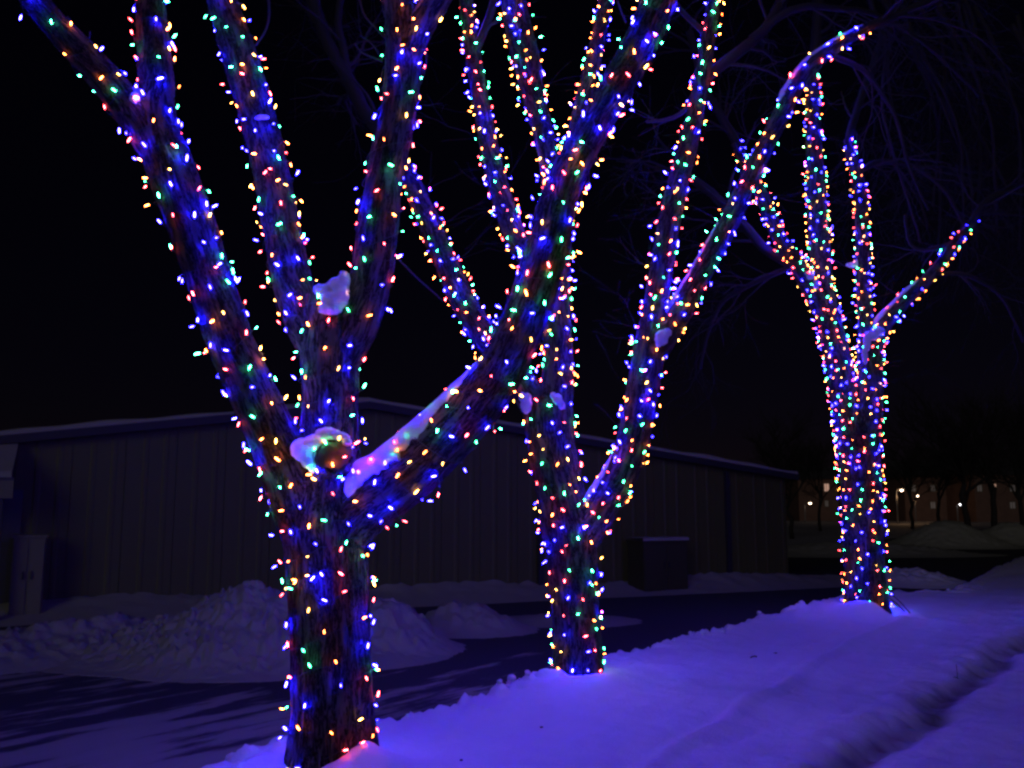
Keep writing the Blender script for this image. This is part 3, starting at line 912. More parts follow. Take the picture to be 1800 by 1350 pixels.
mb = MB()
branch(mb, D2, [(710, 295, 15, .46), (690, 262, 14, .6), (640, 190, 13, .9), (592, 95, 12, 1.2), (545, -20, 11, 1.5)], rnd, 2, 0.3, 10, 1.2)
branch(mb, D2, [(610, 130, 8, 1.1), (590, 40, 7, 1.3), (600, -40, 6, 1.5)], rnd, 2, 0.2, 5, 1.0)
branch(mb, D2, [(830, 100, 9, .55), (860, 20, 8, .5), (872, -40, 7, .5)], rnd, 1, 0.2, 5, 0.8)
branch(mb, D2, [(1236, 140, 12, -.57), (1290, 95, 11, -.4), (1345, 45, 10, -.2), (1385, -30, 9, 0)], rnd, 2, 0.4, 10, 1.1)
branch(mb, D2, [(1320, 68, 8, -.3), (1400, 18, 7, -.2), (1480, 20, 6, 0), (1560, 40, 5, .3), (1640, 90, 4, .5), (1720, 170, 3, .8)], rnd, 2, 0.9, 12, 1.1)
branch(mb, D2, [(1524, 48, 9, -1.2), (1580, 25, 8, -1.2), (1650, -10, 7, -1.2), (1700, -40, 6, -1.2)], rnd, 2, 1.0, 10, 1.4)
branch(mb, D2, [(1460, 95, 6, -1.0), (1520, 130, 5, -.9), (1570, 200, 4, -.8), (1600, 300, 3, -.7), (1640, 380, 2.5, -.6)], rnd, 2, 1.0, 10, 1.0)
branch(mb, D2, [(1240, 60, 6, -.6), (1200, 20, 5, -.5), (1160, -30, 4, -.5)], rnd, 1, 0.3, 4, 0.8)
branch(mb, D2, [(1225, 180, 5, -.55), (1180, 210, 4, -.2), (1135, 215, 3, .1)], rnd, 1, 0.3, 4, 0.7)
for (px, py, dx, dz) in ((1205, 270, -1, .2), (1182, 360, -1, .3), (1160, 480, -.8, .2), (1346, 255, -1, .5), (1276, 402, -.6, .6), (1384, 180, -.8, .6), (1310, 330, 1, -.6),
                          (735, 345, .6, .7), (760, 405, .8, .6), (790, 470, .7, .8), (855, 250, -.8, .4), (880, 340, -.9, .5), (880, 330, .5, .8), (936, 170, .6, .7), (1005, 290, .8, .6), (990, 390, -.9, .3), (1022, 190, .8, .5), (1142, 610, -.5, .8), (1098, 820, -.2, 1), (980, 470, -1, .2)):
    grow(mb, P(px, py, D2 - 0.2), np.array([dx, rnd.uniform(-.4, .4), dz]), rnd.uniform(0.5, 0.9), 0.006, 2 if px > 1100 else 1, 0.2, rnd)
o = mb.build("twigs", M_twig, tree2, True); o["kind"] = "stuff"

mb = MB()
branch(mb, D3, [(1432, 100, 10, .4), (1440, 20, 9, .4), (1452, -40, 8, .4)], rnd, 2, 0.4, 8, 1.6)
branch(mb, D3, [(1492, 250, 8, .1), (1510, 180, 7, .2), (1540, 90, 6, .4), (1580, 0, 5, .5)], rnd, 2, 0.6, 12, 1.8)
branch(mb, D3, [(1512, 300, 6, .05), (1545, 285, 6, .3), (1600, 290, 5, .6), (1660, 330, 4, .8), (1700, 400, 3, 1.0)], rnd, 2, 1.0, 12, 1.4)
branch(mb, D3, [(1710, 392, 8, -.9), (1730, 360, 7, -.9), (1765, 340, 6, -.8), (1830, 315, 5, -.6)], rnd, 2, 0.7, 10, 1.4)
branch(mb, D3, [(1294, 252, 8, -.5), (1262, 200, 8, -.4), (1235, 150, 8, -.3), (1215, 60, 7, -.2)], rnd, 1, 0.4, 8, 1.2)
branch(mb, D3, [(1390, 465, 9, -.1), (1340, 430, 9, .1), (1275, 362, 9, .3), (1215, 310, 8, .5), (1150, 290, 6, .7)], rnd, 2, 0.8, 10, 1.4)
branch(mb, D3, [(1400, 465, 5, -.1), (1340, 490, 5, .2), (1270, 530, 4, .5), (1240, 590, 3, .7), (1225, 650, 2.5, .8)], rnd, 2, 1.2, 12, 1.2)
branch(mb, D3, [(1690, 420, 5, -.8), (1640, 440, 4, -.6), (1600, 430, 3, -.5), (1590, 380, 3, -.4)], rnd, 1, 0.3, 5, 0.8)
branch(mb, D3, [(1640, 480, 4, -.6), (1700, 485, 4, -.4), (1760, 520, 3, -.2), (1800, 600, 2.5, 0)], rnd, 2, 1.2, 10, 1.2)
for k in range(15):
    x0 = rnd.uniform(1500, 1800)
    y0 = rnd.uniform(-60, 60)
    dz = rnd.uniform(0.3, 4.5)
    branch(mb, D3, [(x0, y0, 5, dz), (x0 + rnd.uniform(10, 60), y0 + 90, 4, dz), (x0 + rnd.uniform(20, 110), y0 + 220, 3, dz + .3), (x0 + rnd.uniform(20, 140), y0 + rnd.uniform(320, 480), 2, dz + .5)], rnd, 2, 1.2, 8, 1.1)
for (px, py, dx, dz) in ((1434, 330, 1, .5), (1440, 430, .8, .6), (1430, 240, 1, .3), (1516, 400, 1, .2), (1517, 480, -.8, .2), (1592, 528, -.7, .6), (1642, 478, -.6, .7), (1485, 700, .9, .3), (1456, 560, 1, .3), (1342, 350, -.9, .4), (1560, 560, -.5, .8)):
    grow(mb, P(px, py, D3 - 0.1), np.array([dx, rnd.uniform(-.4, .4), dz]), rnd.uniform(0.8, 1.3), 0.007, 2, 0.3, rnd)
o = mb.build("twigs", M_twig, tree3, True); o["kind"] = "stuff"

# ------------------------------------------------------------------ bulbs
def bulb_mesh(colour):
    v, f, mi = [], [], []
    k = 6
    prof_s = [(0.0030, -0.014), (0.0034, -0.004), (0.0034, 0.0)]
    prof_l = [(0.0022, 0.0005), (0.0028, 0.006), (0.0028, 0.016), (0.0021, 0.021), (0.0010, 0.0235)]
    for prof, m_ in ((prof_s, 0), (prof_l, 1)):
        b0 = len(v)
        for (r, z) in prof:
            for j in range(k):
                a = 2 * math.pi * j / k
                v.append((r * math.cos(a), r * math.sin(a), z))
        g = [[i + b0 for i in q] for q in grid_faces(len(prof), k, True)]
        f += g; mi += [m_] * len(g)
        f += [[b0 + j for j in range(k)][::-1], [b0 + (len(prof) - 1) * k + j for j in range(k)]]
        mi += [m_, m_]
    me = mesh_from(colour + "_bulb", v, f)
    me.materials.append(M_wire); me.materials.append(BULBS[colour])
    me.polygons.foreach_set("material_index", np.array(mi, dtype=np.int32))
    return me


BULBS_BY = {}
for c in list(BULBS):
    for v_, f_ in (("dim", 0.6), ("bright", 1.35)):
        m = BULBS[c].copy(); m.name = v_ + "_" + m.name
        m.node_tree.nodes["Principled BSDF"].inputs["Emission Strength"].default_value *= f_
        BULBS_BY[(c, v_)] = m
BM = {c: bulb_mesh(c) for c in BULBS}
BV = {}
for (c, v_), m in BULBS_BY.items():
    me = BM[c].copy(); me.materials[1] = m; BV[(c, v_)] = me
SEQ = ["blue", "red", "green", "orange", "yellow"]
N_BULBS = 0


def wrap_string(label, paths, i, s0, s1, spacing, pitch, seed, phase=0.0, messy=1.0):
    """wind one string of lights round stretch s0..s1 (metres) of limb i"""
    global N_BULBS
    nm, p, r, s = paths[i]
    spacing *= 1.22; pitch *= 1.27
    rd = random.Random(seed)
    s1 = min(s1, s[-1] - 0.01)
    T, N, B = frames(p)
    others = [(q[1], q[2]) for j, q in enumerate(paths) if j != i]
    pos = s0; ang = phase
    pts, bl = [], []
    n = 0
    wob = rd.uniform(0, 6)
    while pos < s1 and n < 298:
        k = np.interp(pos, s, np.arange(len(s))); k0 = int(k)
        c = np.array([np.interp(pos, s, p[:, q]) for q in range(3)])
        rr = float(np.interp(pos, s, r))
        a = ang
        slope = 0.35 * pitch * math.sin(a * 1.0 + wob)
        nv = math.cos(a) * N[k0] + math.sin(a) * B[k0]
        off = rd.uniform(0.008, 0.018)
        lie = rd.random() < 0.72
        q = c + T[k0] * (slope + rd.gauss(0, 0.02 * messy)) + nv * (rr * 1.05 + off)
        pts.append(q)
        d = nv * (rd.uniform(0.05, 0.35) if lie else rd.uniform(0.4, 1.1)) + T[k0] * rd.gauss(0, 0.6) + np.cross(T[k0], nv) * rd.gauss(0, 0.6) + np.array([0, 0, rd.gauss(0.05, 0.35)])
        d /= np.linalg.norm(d)
        inside = False
        for (op, orr) in others:
            dist = np.linalg.norm(op - q, axis=1)
            j = int(np.argmin(dist - orr))
            if dist[j] < orr[j] * 0.98:
                inside = True; break
        if not inside:
            bl.append((q + d * (0.016 if lie else rd.uniform(0.015, 0.045)) + nv * 0.004, d, n))
        n += 1
        circ = 2 * math.pi * (rr + 0.02)
        stp = spacing * (rd.uniform(0.75, 1.25) if rd.random() < 0.7 else rd.choice((0.32, 1.6)))
        ang += stp / circ * 2 * math.pi
        pos += pitch * stp / circ * rd.uniform(0.8, 1.2)
    if len(bl) < 2:
        return
    tns = thing("light_string", pts[0], label, "string lights", "strings of coloured lights wound round the trees")
    # wire: through every socket, following the bark between bulbs
    wpts = []
    for u in range(len(pts) - 1):
        for f_ in (0, 0.33, 0.66):
            q = pts[u] * (1 - f_) + pts[u + 1] * f_
            if f_:
                dist = np.linalg.norm(p - q, axis=1); j = int(np.argmin(dist))
                if dist[j] > 1e-6:
                    q = p[j] + (q - p[j]) / dist[j] * max(dist[j], r[j] * 1.05 + 0.008)
            wpts.append(q)
    wpts.append(pts[-1])
    MB().tube(wpts, 0.0026, 3, False).build("wire", M_wire, tns, True)
    off_ = rd.randint(0, 4)
    inv = Matrix.Translation(-tns.location)
    for (q, d, u) in bl:
        c = SEQ[(u + off_) % 5]
        if rd.random() < (0.45 if c == 'yellow' else 0.2):
            c = rd.choice(SEQ[:4] + ['blue'] * 4)
        o = bpy.data.objects.new("bulb", BM[c] if rd.random() < 0.4 else BV[(c, rd.choice(("dim", "bright")))])
        o.parent = tns
        z = Vector(d); rot = z.to_track_quat('Z', 'Y')
        o.rotation_mode = 'QUATERNION'
        o.rotation_quaternion = rot
        sc_ = rd.choice((0.85, 1.1, 1.2, 1.3, 1.5)) * rd.uniform(0.93, 1.07)
        o.scale = (sc_, sc_, sc_)
        o.location = Vector(q) - tns.location
        COL.objects.link(o)
        N_BULBS += 1
    return tns


def s_at(paths, i, py):
    """arc length on limb i where it passes pixel row py (first crossing)"""
    nm, p, r, s = paths[i]
    for k in range(len(p)):
        y = p[k][1]; z = p[k][2] - CAM_Z
        fy = y * _cp + z * _sp; fz = -y * _sp + z * _cp
        v = 675 - F_PX * fz / fy
        if v <= py:
            return float(s[k])
    return float(s[-1])


N = 999
wrap_string("string of coloured lights round the lower trunk of the nearest tree, down to the snow", paths1, 0, s_at(paths1, 0, 1342), s_at(paths1, 0, 1000), 0.115, 0.145, 11)
wrap_string("string of coloured lights round the fork of the nearest tree, below its sawn stub", paths1, 0, s_at(paths1, 0, 1010), s_at(paths1, 0, 850), 0.105, 0.115, 12, 2.0)
wrap_string("coloured lights round the upper middle stem of the nearest tree, above its sawn stub", paths1, 0, s_at(paths1, 0, 850), N, 0.105, 0.13, 13, 1.0)
stub_string = wrap_string("coloured lights looped round the sawn stub at the nearest tree's low fork", paths1, 7, 0.20, N, 0.10, 0.07, 140, 0.4)
for (u_, v_, c_) in ((-0.055, 0.06, "green"), (0.05, -0.02, "red"), (-0.01, -0.075, "orange"), (0.02, 0.085, "yellow")):
    # u: right in the picture, v: up; the face looks at the road user
    rgt = np.array([1.0, 0, 0]); upw = np.array([0, 0, 1.0])
    o = bpy.data.objects.new("bulb", BM[c_]); o.parent = stub_string
    o.location = Vector(FACE_C + rgt * u_ + upw * v_ + FACE_T * 0.038) - stub_string.location
    o.rotation_mode = 'QUATERNION'; o.rotation_quaternion = Vector((u_ * 9, -0.4, 0.5 - u_ * 8)).to_track_quat('Z', 'Y')
    o.scale = (1.2, 1.2, 1.2)
    COL.objects.link(o)
wrap_string("string of coloured lights up the leaning left limb of the nearest tree", paths1, 1, s_at(paths1, 1, 900), N, 0.105, 0.125, 14, 0.6)
wrap_string("string of coloured lights on the limb that leaves the picture at its top left corner", paths1, 2, 0.12, N, 0.12, 0.15, 15, 0.3)
wrap_string("coloured lights on the nearest tree's limb just left of its high snow filled crotch", paths1, 3, s_at(paths1, 3, 560), N, 0.105, 0.125, 16, 1.3)
wrap_string("string of coloured lights on the nearest tree's upright limb right of the snow filled crotch", paths1, 4, s_at(paths1, 4, 560), N, 0.105, 0.125, 17, 2.2)
wrap_string("coloured lights on the short branch forking off atop the nearest tree's upright limb", paths1, 5, 0.1, N, 0.11, 0.125, 18, 2.8)
wrap_string("string of coloured lights on the snow topped lower half of the nearest tree's right limb", paths1, 6, s_at(paths1, 6, 905), s_at(paths1, 6, 560), 0.10, 0.115, 19, 0.9)
wrap_string("string of coloured lights on the nearest tree's right limb where it crosses the middle tree", paths1, 6, s_at(paths1, 6, 560), N, 0.092, 0.108, 119, 0.2)

wrap_string("string of coloured lights round the lower trunk of the middle tree", paths2, 0, s_at(paths2, 0, 1178), s_at(paths2, 0, 960), 0.115, 0.125, 21)
wrap_string("string of coloured lights round the middle tree's trunk above its low right limb", paths2, 0, s_at(paths2, 0, 965), N, 0.115, 0.115, 22, 0.9)
wrap_string("string of coloured lights on the middle tree's left leaning limb, behind the nearest tree", paths2, 1, s_at(paths2, 1, 690), N, 0.095, 0.10, 23, 0.5)
wrap_string("coloured lights on the middle tree's central stem where the nearest tree's limb crosses it", paths2, 2, s_at(paths2, 2, 700), s_at(paths2, 2, 400), 0.095, 0.095, 24, 0.2)
wrap_string("string of coloured lights on the top of the middle tree's central stem", paths2, 2, s_at(paths2, 2, 400), N, 0.085, 0.09, 124, 0.2)
wrap_string("coloured lights on the middle tree's thin limb beside the nearest tree's upright limb", paths2, 3, s_at(paths2, 3, 520), N, 0.095, 0.10, 25, 1.9)
wrap_string("coloured lights on the thin top limb just left of the nearest tree's long right limb", paths2, 4, 0.15, N, 0.095, 0.10, 26, 2.6)
wrap_string("coloured lights on the small branch forking off high on the middle tree's central stem", paths2, 5, 0.1, N, 0.10, 0.10, 27, 0.6)
wrap_string("coloured lights on the middle tree's low right limb, up to its snow capped crotch", paths2, 6, s_at(paths2, 6, 925), s_at(paths2, 6, 600), 0.10, 0.105, 28, 0.4)
wrap_string("string of coloured lights on the slim upright limb above the middle tree's right crotch", paths2, 6, s_at(paths2, 6, 600), N, 0.095, 0.105, 29, 1.4)
wrap_string("string of coloured lights on the middle tree's right limb that arches over the farthest tree", paths2, 7, s_at(paths2, 7, 600), N, 0.095, 0.105, 30, 2.4)

wrap_string("string of coloured lights round the foot of the farthest tree's trunk, down to the drift", paths3, 0, s_at(paths3, 0, 1068), s_at(paths3, 0, 900), 0.14, 0.12, 31)
wrap_string("string of coloured lights round the upper trunk of the farthest tree", paths3, 0, s_at(paths3, 0, 900), N, 0.12, 0.11, 32, 0.8)
wrap_string("string of coloured lights on the farthest tree's left stem", paths3, 1, s_at(paths3, 1, 800), s_at(paths3, 1, 470), 0.105, 0.10, 33, 0.3)
wrap_string("coloured lights on the top of the farthest tree's left stem, under the arching limb", paths3, 1, s_at(paths3, 1, 470), N, 0.11, 0.11, 133, 0.3)
wrap_string("coloured lights on the farthest tree's branch leaning left behind the middle tree's arching limb", paths3, 2, 0.1, N, 0.10, 0.105, 34, 1.2)
wrap_string("string of coloured lights on the farthest tree's right stem below its snowy crotch", paths3, 3, s_at(paths3, 3, 800), s_at(paths3, 3, 590), 0.105, 0.10, 35, 2.2)
wrap_string("string of coloured lights on the farthest tree's thin upright branch above its snowy crotch", paths3, 3, s_at(paths3, 3, 590), N, 0.105, 0.105, 36, 0.9)
wrap_string("string of coloured lights on the farthest tree's bare branch reaching right, ending in mid air", paths3, 4, 0.15, N, 0.11, 0.125, 37, 2.9)
print("bulbs", N_BULBS)


# ------------------------------------------------------------------ snow caught on the trees
def ridge_snow(label, paths, i, py0, py1, th, half0, half1, seed):
    nm, p, r, s = paths[i]
    s0, s1 = s_at(paths, i, py0), s_at(paths, i, py1)
    ss = np.arange(s0, s1, 0.012 if r.max() > 0.1 else 0.016)
    m = 26
    v = []
    upv = np.array([0, 0, 1.0])
    top, bot = [], []
    for q in ss:
        c = np.array([np.interp(q, s, p[:, k]) for k in range(3)])
        rr = float(np.interp(q, s, r))
        c2 = np.array([np.interp(q + 0.02, s, p[:, k]) for k in range(3)])
        T = c2 - c; T /= np.linalg.norm(T)
        u = upv - T * (upv @ T); u /= np.linalg.norm(u)
        w = np.cross(T, u)
        f = (q - s0) / (s1 - s0)
        half = half0 * (1 - f) + half1 * f
        endf = min(1, (q - s0) / 0.10) * min(1, (s1 - q) / 0.25)
        tt = th * (1 - 0.55 * f) * max(0.05, endf) ** 0.6
        for k in range(m):
            e = k / (m - 1) * 2 - 1
            nz_ = float(noise3(np.array([[q * 9, e * 2.5, seed]]), seed)[0]) * 0.16 + float(noise3(np.array([[q * 30, e * 5, seed]]), seed + 1)[0]) * 0.12
            hw = half * (1 + nz_)
            an = e * hw
            prof = math.sqrt(max(0.0, 1 - abs(e) ** 2.6))
            hgt = rr * 1.0 + tt * prof * (1 + 0.25 * float(noise3(np.array([[q * 7, e * 3, 0]]), seed + 2)[0])) + 0.012 * prof - 0.004
            v.append(c + (u * math.cos(an) + w * math.sin(an)) * hgt)
    # underside
    base = len(v)
    for qi, q in enumerate(ss):
        c = np.array([np.interp(q, s, p[:, k]) for k in range(3)])
        for k in range(m):
            v.append(c + (v[qi * m + k] - c) * 0.86)
    nn = len(ss)
    g = grid_faces(nn, m)
    f = [q[::-1] for q in g] + [[a + base for a in q] for q in g]
    for a in range(nn - 1):
        f.append([a * m, (a + 1) * m, base + (a + 1) * m, base + a * m])
        f.append([a * m + m - 1, base + a * m + m - 1, base + (a + 1) * m + m - 1, (a + 1) * m + m - 1])
    for k in range(m - 1):
        f.append([k, base + k, base + k + 1, k + 1])
        e_ = (nn - 1) * m
        f.append([e_ + k, e_ + k + 1, base + e_ + k + 1, base + e_ + k])
    me = mesh_from("limb_snow", v, f)
    o = link("limb_snow", me, M_clump)
    tag(o, label, "snow", "snow caught on the trees")
    return o


def blob_snow(label, D, parts, voxel, seed, disp=0.012):
    """merge ellipsoids (px, py, rx_px, ry_px, dz, depth_r) into one lump"""
    mb = MB()
    k, m = 14, 18
    for (px, py, rx, ry, dz, rd_) in parts:
        c = P(px, py, D + dz); sc = (D + dz) / F_PX
        v = []
        for i in range(k):
            th = math.pi * (i + 0.5) / k
            for j in range(m):
                ph = 2 * math.pi * j / m
                v.append(c + np.array([rx * sc * math.sin(th) * math.cos(ph), rd_ * math.sin(th) * math.sin(ph), ry * sc * math.cos(th)]))
        v = np.array(v)
        mb.add(v, [q[::-1] for q in grid_faces(k, m, True)] + [list(range(m)), [(k - 1) * m + j for j in range(m)][::-1]])
    o = mb.build("snow_clump", M_clump, None, True)
    r = o.modifiers.new("merge", 'REMESH'); r.mode = 'VOXEL'; r.voxel_size = voxel; r.use_smooth_shade = True
    sm = o.modifiers.new("soften", 'SMOOTH'); sm.iterations = 5; sm.factor = 0.5
    tx = bpy.data.textures.new("clump_relief", 'CLOUDS'); tx.noise_scale = 0.028; tx.noise_depth = 4
    dm = o.modifiers.new("relief", 'DISPLACE'); dm.texture = tx; dm.strength = disp * 2.2; dm.texture_coords = 'GLOBAL'
    tag(o, label, "snow", "snow caught on the trees")
    return o


ridge_snow("long ridge of snow on top of the nearest tree's right limb", paths1, 6, 888, 655, 0.06, 1.4, 0.6, 41)
blob_snow("snow filling the high crotch between two upright limbs of the nearest tree", D1, [(566, 513, 13, 11, -0.07, 0.14), (579, 516, 19, 15, -0.08, 0.16), (594, 509, 19, 19, -0.08, 0.16), (606, 496, 12, 19, -0.08, 0.13), (590, 530, 26, 17, -0.09, 0.17), (581, 546, 21, 11, -0.10, 0.15), (600, 518, 18, 20, -0.08, 0.16)], 0.007, 3, 0.008)
blob_snow("snow cap on the sawn stub at the nearest tree's low fork", D1, [(533, 791, 22, 21, -0.22, 0.13), (544, 807, 15, 18, -0.26, 0.10), (558, 777, 23, 13, -0.26, 0.15), (577, 765, 22, 13, -0.31, 0.16), (598, 768, 16, 8, -0.33, 0.14), (610, 778, 8, 8, -0.36, 0.08), (550, 822, 8, 9, -0.28, 0.06)], 0.007, 4, 0.008)
blob_snow("small snow lump in the nearest tree's upper left fork", D1, [(238, 178, 12, 18, -0.50, 0.06), (226, 176, 9, 9, -0.50, 0.05), (240, 162, 8, 8, -0.48, 0.05), (230, 190, 9, 6, -0.5, 0.05)], 0.006, 5, 0.008)
blob_snow("thin patch of snow on a knot of the nearest tree's second limb", D1, [(462, 206, 13, 4, 0.22, 0.03), (454, 208, 7, 3, 0.22, 0.02)], 0.005, 6, 0.004)
blob_snow("snow lump low in the middle tree's left crotch", D2, [(925, 712, 10, 16, -0.27, 0.06), (928, 700, 6, 10, -0.25, 0.05), (919, 698, 7, 9, -0.25, 0.05)], 0.009, 7)
blob_snow("leaning snow patch on the middle tree's central stem", D2, [(980, 702, 9, 10, -0.29, 0.05), (988, 713, 6, 7, -0.28, 0.04), (972, 695, 5, 6, -0.28, 0.04)], 0.008, 8)
ridge_snow("tapering snow ridge on the middle tree's low right limb", paths2, 6, 935, 800, 0.045, 1.0, 0.45, 42)
blob_snow("snow lump in the middle tree's right crotch", D2, [(1163, 594, 12, 14, -0.55, 0.06), (1172, 585, 9, 8, -0.55, 0.05), (1158, 604, 6, 7, -0.56, 0.04)], 0.009, 9)
ridge_snow("streak of snow on the middle tree's arching right limb above its crotch", paths2, 7, 560, 400, 0.018, 0.6, 0.35, 43)
ridge_snow("streak of snow on top of the bend of the middle tree's arching limb", paths2, 7, 185, 50, 0.03, 0.95, 0.7, 44)
ridge_snow("snow ridge on the farthest tree's branch reaching right", paths3, 4, 592, 500, 0.05, 1.0, 0.6, 45)
blob_snow("snow in the farthest tree's right crotch, above its right stem", D3, [(1532, 590, 13, 9, -0.36, 0.10), (1524, 600, 6, 18, -0.36, 0.07), (1520, 625, 5, 16, -0.36, 0.05), (1545, 582, 10, 8, -0.38, 0.09)], 0.012, 10)
blob_snow("small snow wedge between the farthest tree's two upright stems", D3, [(1500, 466, 14, 5, -0.05, 0.06), (1506, 462, 7, 6, -0.05, 0.05)], 0.01, 11, 0.006)
blob_snow("snow lump in the farthest tree's left fork", D3, [(1424, 486, 8, 6, -0.15, 0.06), (1434, 500, 6, 10, -0.12, 0.05), (1416, 480, 5, 5, -0.15, 0.05)], 0.01, 12, 0.006)
ridge_snow("thin snow ridge on the farthest tree's left leaning branch", paths3, 2, 520, 440, 0.02, 0.7, 0.5, 46)

# ------------------------------------------------------------------ bits poking out of the verge
def twig(name, label, cat, px, py, segs, r):
    g = G(px, py, STRIP_Z)
    z = bank_z(g[0], g[1])
    o0 = np.array([g[0], g[1], z])
    mb = MB()
    for pts in segs:
        mb.tube([o0 + np.array(q) for q in pts], r, 5)
    o = mb.build(name, M_twig, None, True)
    tag(o, label, cat)
    return o


twig("twig", "dark forked twig standing upright in the snow at the right", "twig", 1683, 1189, [[(0, 0, -.05), (0.0, 0, .05), (-.004, 0, .13)], [(0.003, 0, 0.0), (-.03, 0, .012), (-.045, -.01, .01)], [(0, 0, .0), (.015, 0, -.01), (.02, 0, -.02)]], 0.004)
twig("leaf", "small curled dead leaf on the snow right of the middle tree", "leaf", 1325, 1158, [[(-.04, 0, .0), (-.02, 0, .012), (.01, 0, .02), (.035, .0, .012)]], 0.008)
twig("leaf", "tiny dead leaf speck on the snow, farther right of the middle tree", "leaf", 1363, 1146, [[(-.02, 0, .005), (.02, 0, .008)]], 0.007)
twig("leaf", "tiny dead leaf speck on the foreground snow right of the nearest trunk", "leaf", 952, 1271, [[(-.012, 0, .003), (.01, 0, .006)]], 0.006)
twig("leaf", "tiny dead leaf speck at the bottom of the picture", "leaf", 811, 1339, [[(-.01, 0, .003), (.008, 0, .006)]], 0.006)
for k, (x0, y0, x1, y1) in enumerate(((1562, 1050, 1590, 1075), (1568, 1045, 1600, 1078))):
    a_, b_ = P(x0, y0, D3 - 0.35), P(x1, y1, D3 - 0.6)
    o = MB().tube([a_, (a_ + b_) / 2 + np.array([0, 0, .02]), b_], 0.008, 5).build("twig", M_twig, None, True)
    tag(o, ("thin stick leaning from the farthest trunk into the snow, upper of two", "thin stick leaning from the farthest trunk into the snow, outer of two")[k], "twig", "sticks at the farthest trunk")

# ------------------------------------------------------------------ far side of the road: lamps, houses, trees
def emit(name, col, st_):
    m, n, l, b = material(name)
    b.inputs["Base Color"].default_value = (0.6, 0.6, 0.6, 1)
    b.inputs["Emission Color"].default_value = (*col, 1)
    b.inputs["Emission Strength"].default_value = st_
    return m


M_lamp = emit("lamp_lens", (1.0, 0.72, 0.48), 14)
M_lampw = emit("lamp_lens_white", (0.95, 0.95, 1.0), 10)
M_win = emit("lit_pane", (1.0, 0.55, 0.38), 0.4)
M_win2 = emit("dim_pane", (1.0, 0.6, 0.4), 0.010)
M_brick = simple("brick_wall", (0.15, 0.085, 0.06), 0.85, 0, 0.35, 0.8)
M_metal = simple("grey_metal", (0.25, 0.24, 0.23), 0.5, 0.3, 0.1, 3)


def street_lamp(label, px, py, D, arm, mat, energy, lens=1.0):
    head = P(px, py, D); sc = D / F_PX
    t = thing("street_lamp", (head[0] - arm, head[1], 0), label, "street lamp", "street lamps far beyond the trees")
    H = head[2]
    MB().tube([(head[0] - arm, head[1], 0), (head[0] - arm, head[1], H * 0.6), (head[0] - arm, head[1], H - 0.1)], [0.11, 0.09, 0.07], 8).build("pole", M_metal, t, True)
    MB().tube([(head[0] - arm, head[1], H - 0.12), (head[0] - arm * 0.6, head[1], H + 0.12), (head[0], head[1], H + 0.14)], 0.045, 6).build("arm", M_metal, t, True)
    h = MB().frame_box((head[0] - 0.3 * lens, head[1] - 0.2, H + 0.09), (0.7 * lens, 0, 0), (0, 0.4, 0), (0, 0, 0.10)).build("head", M_metal, t)
    v = []
    for i, (rr, zz) in enumerate(((1.0, 0.088), (0.95, 0.0), (0.6, -0.08), (0.2, -0.12))):
        for j in range(10):
            a = 2 * math.pi * j / 10
            v.append((head[0] + 0.21 * lens * rr * math.cos(a), head[1] + 0.18 * lens * rr * math.sin(a), H + zz))
    l_ = mesh_from("lens", v, [q[::-1] for q in grid_faces(4, 10, True)] + [[30 + j for j in range(10)][::-1]])
    link("lens", l_, mat, h)
    h_l = [c for c in h.children][0]
    h_l.matrix_parent_inverse = h.matrix_world.inverted() if False else Matrix.Translation(t.location) @ Matrix.Translation(-t.location)
    if energy:
        pd = bpy.data.lights.new("lamp_light", 'POINT'); pd.energy = energy; pd.color = (1.0, 0.55, 0.25); pd.shadow_soft_size = 0.3
        lo = bpy.data.objects.new("lamp_light", pd); COL.objects.link(lo); lo.location = (head[0], head[1], H - 0.5)
    return t


street_lamp("distant lit street lamp with a short arm, just left of the farthest trunk", 1424, 885, 150, 0.9, M_lamp, 0)
street_lamp("distant lit street lamp with a visible arm and post, just right of the farthest trunk", 1585, 862, 130, 0.8, M_lamp, 180)
street_lamp("distant lamp showing only a bright head, second to the right of the farthest trunk", 1613, 872, 150, 0.5, M_lamp, 90, 0.8)
street_lamp("distant small cool white lamp beside the black tree trunk at the right", 1688, 887, 140, 0.5, M_lampw, 0, 0.7)


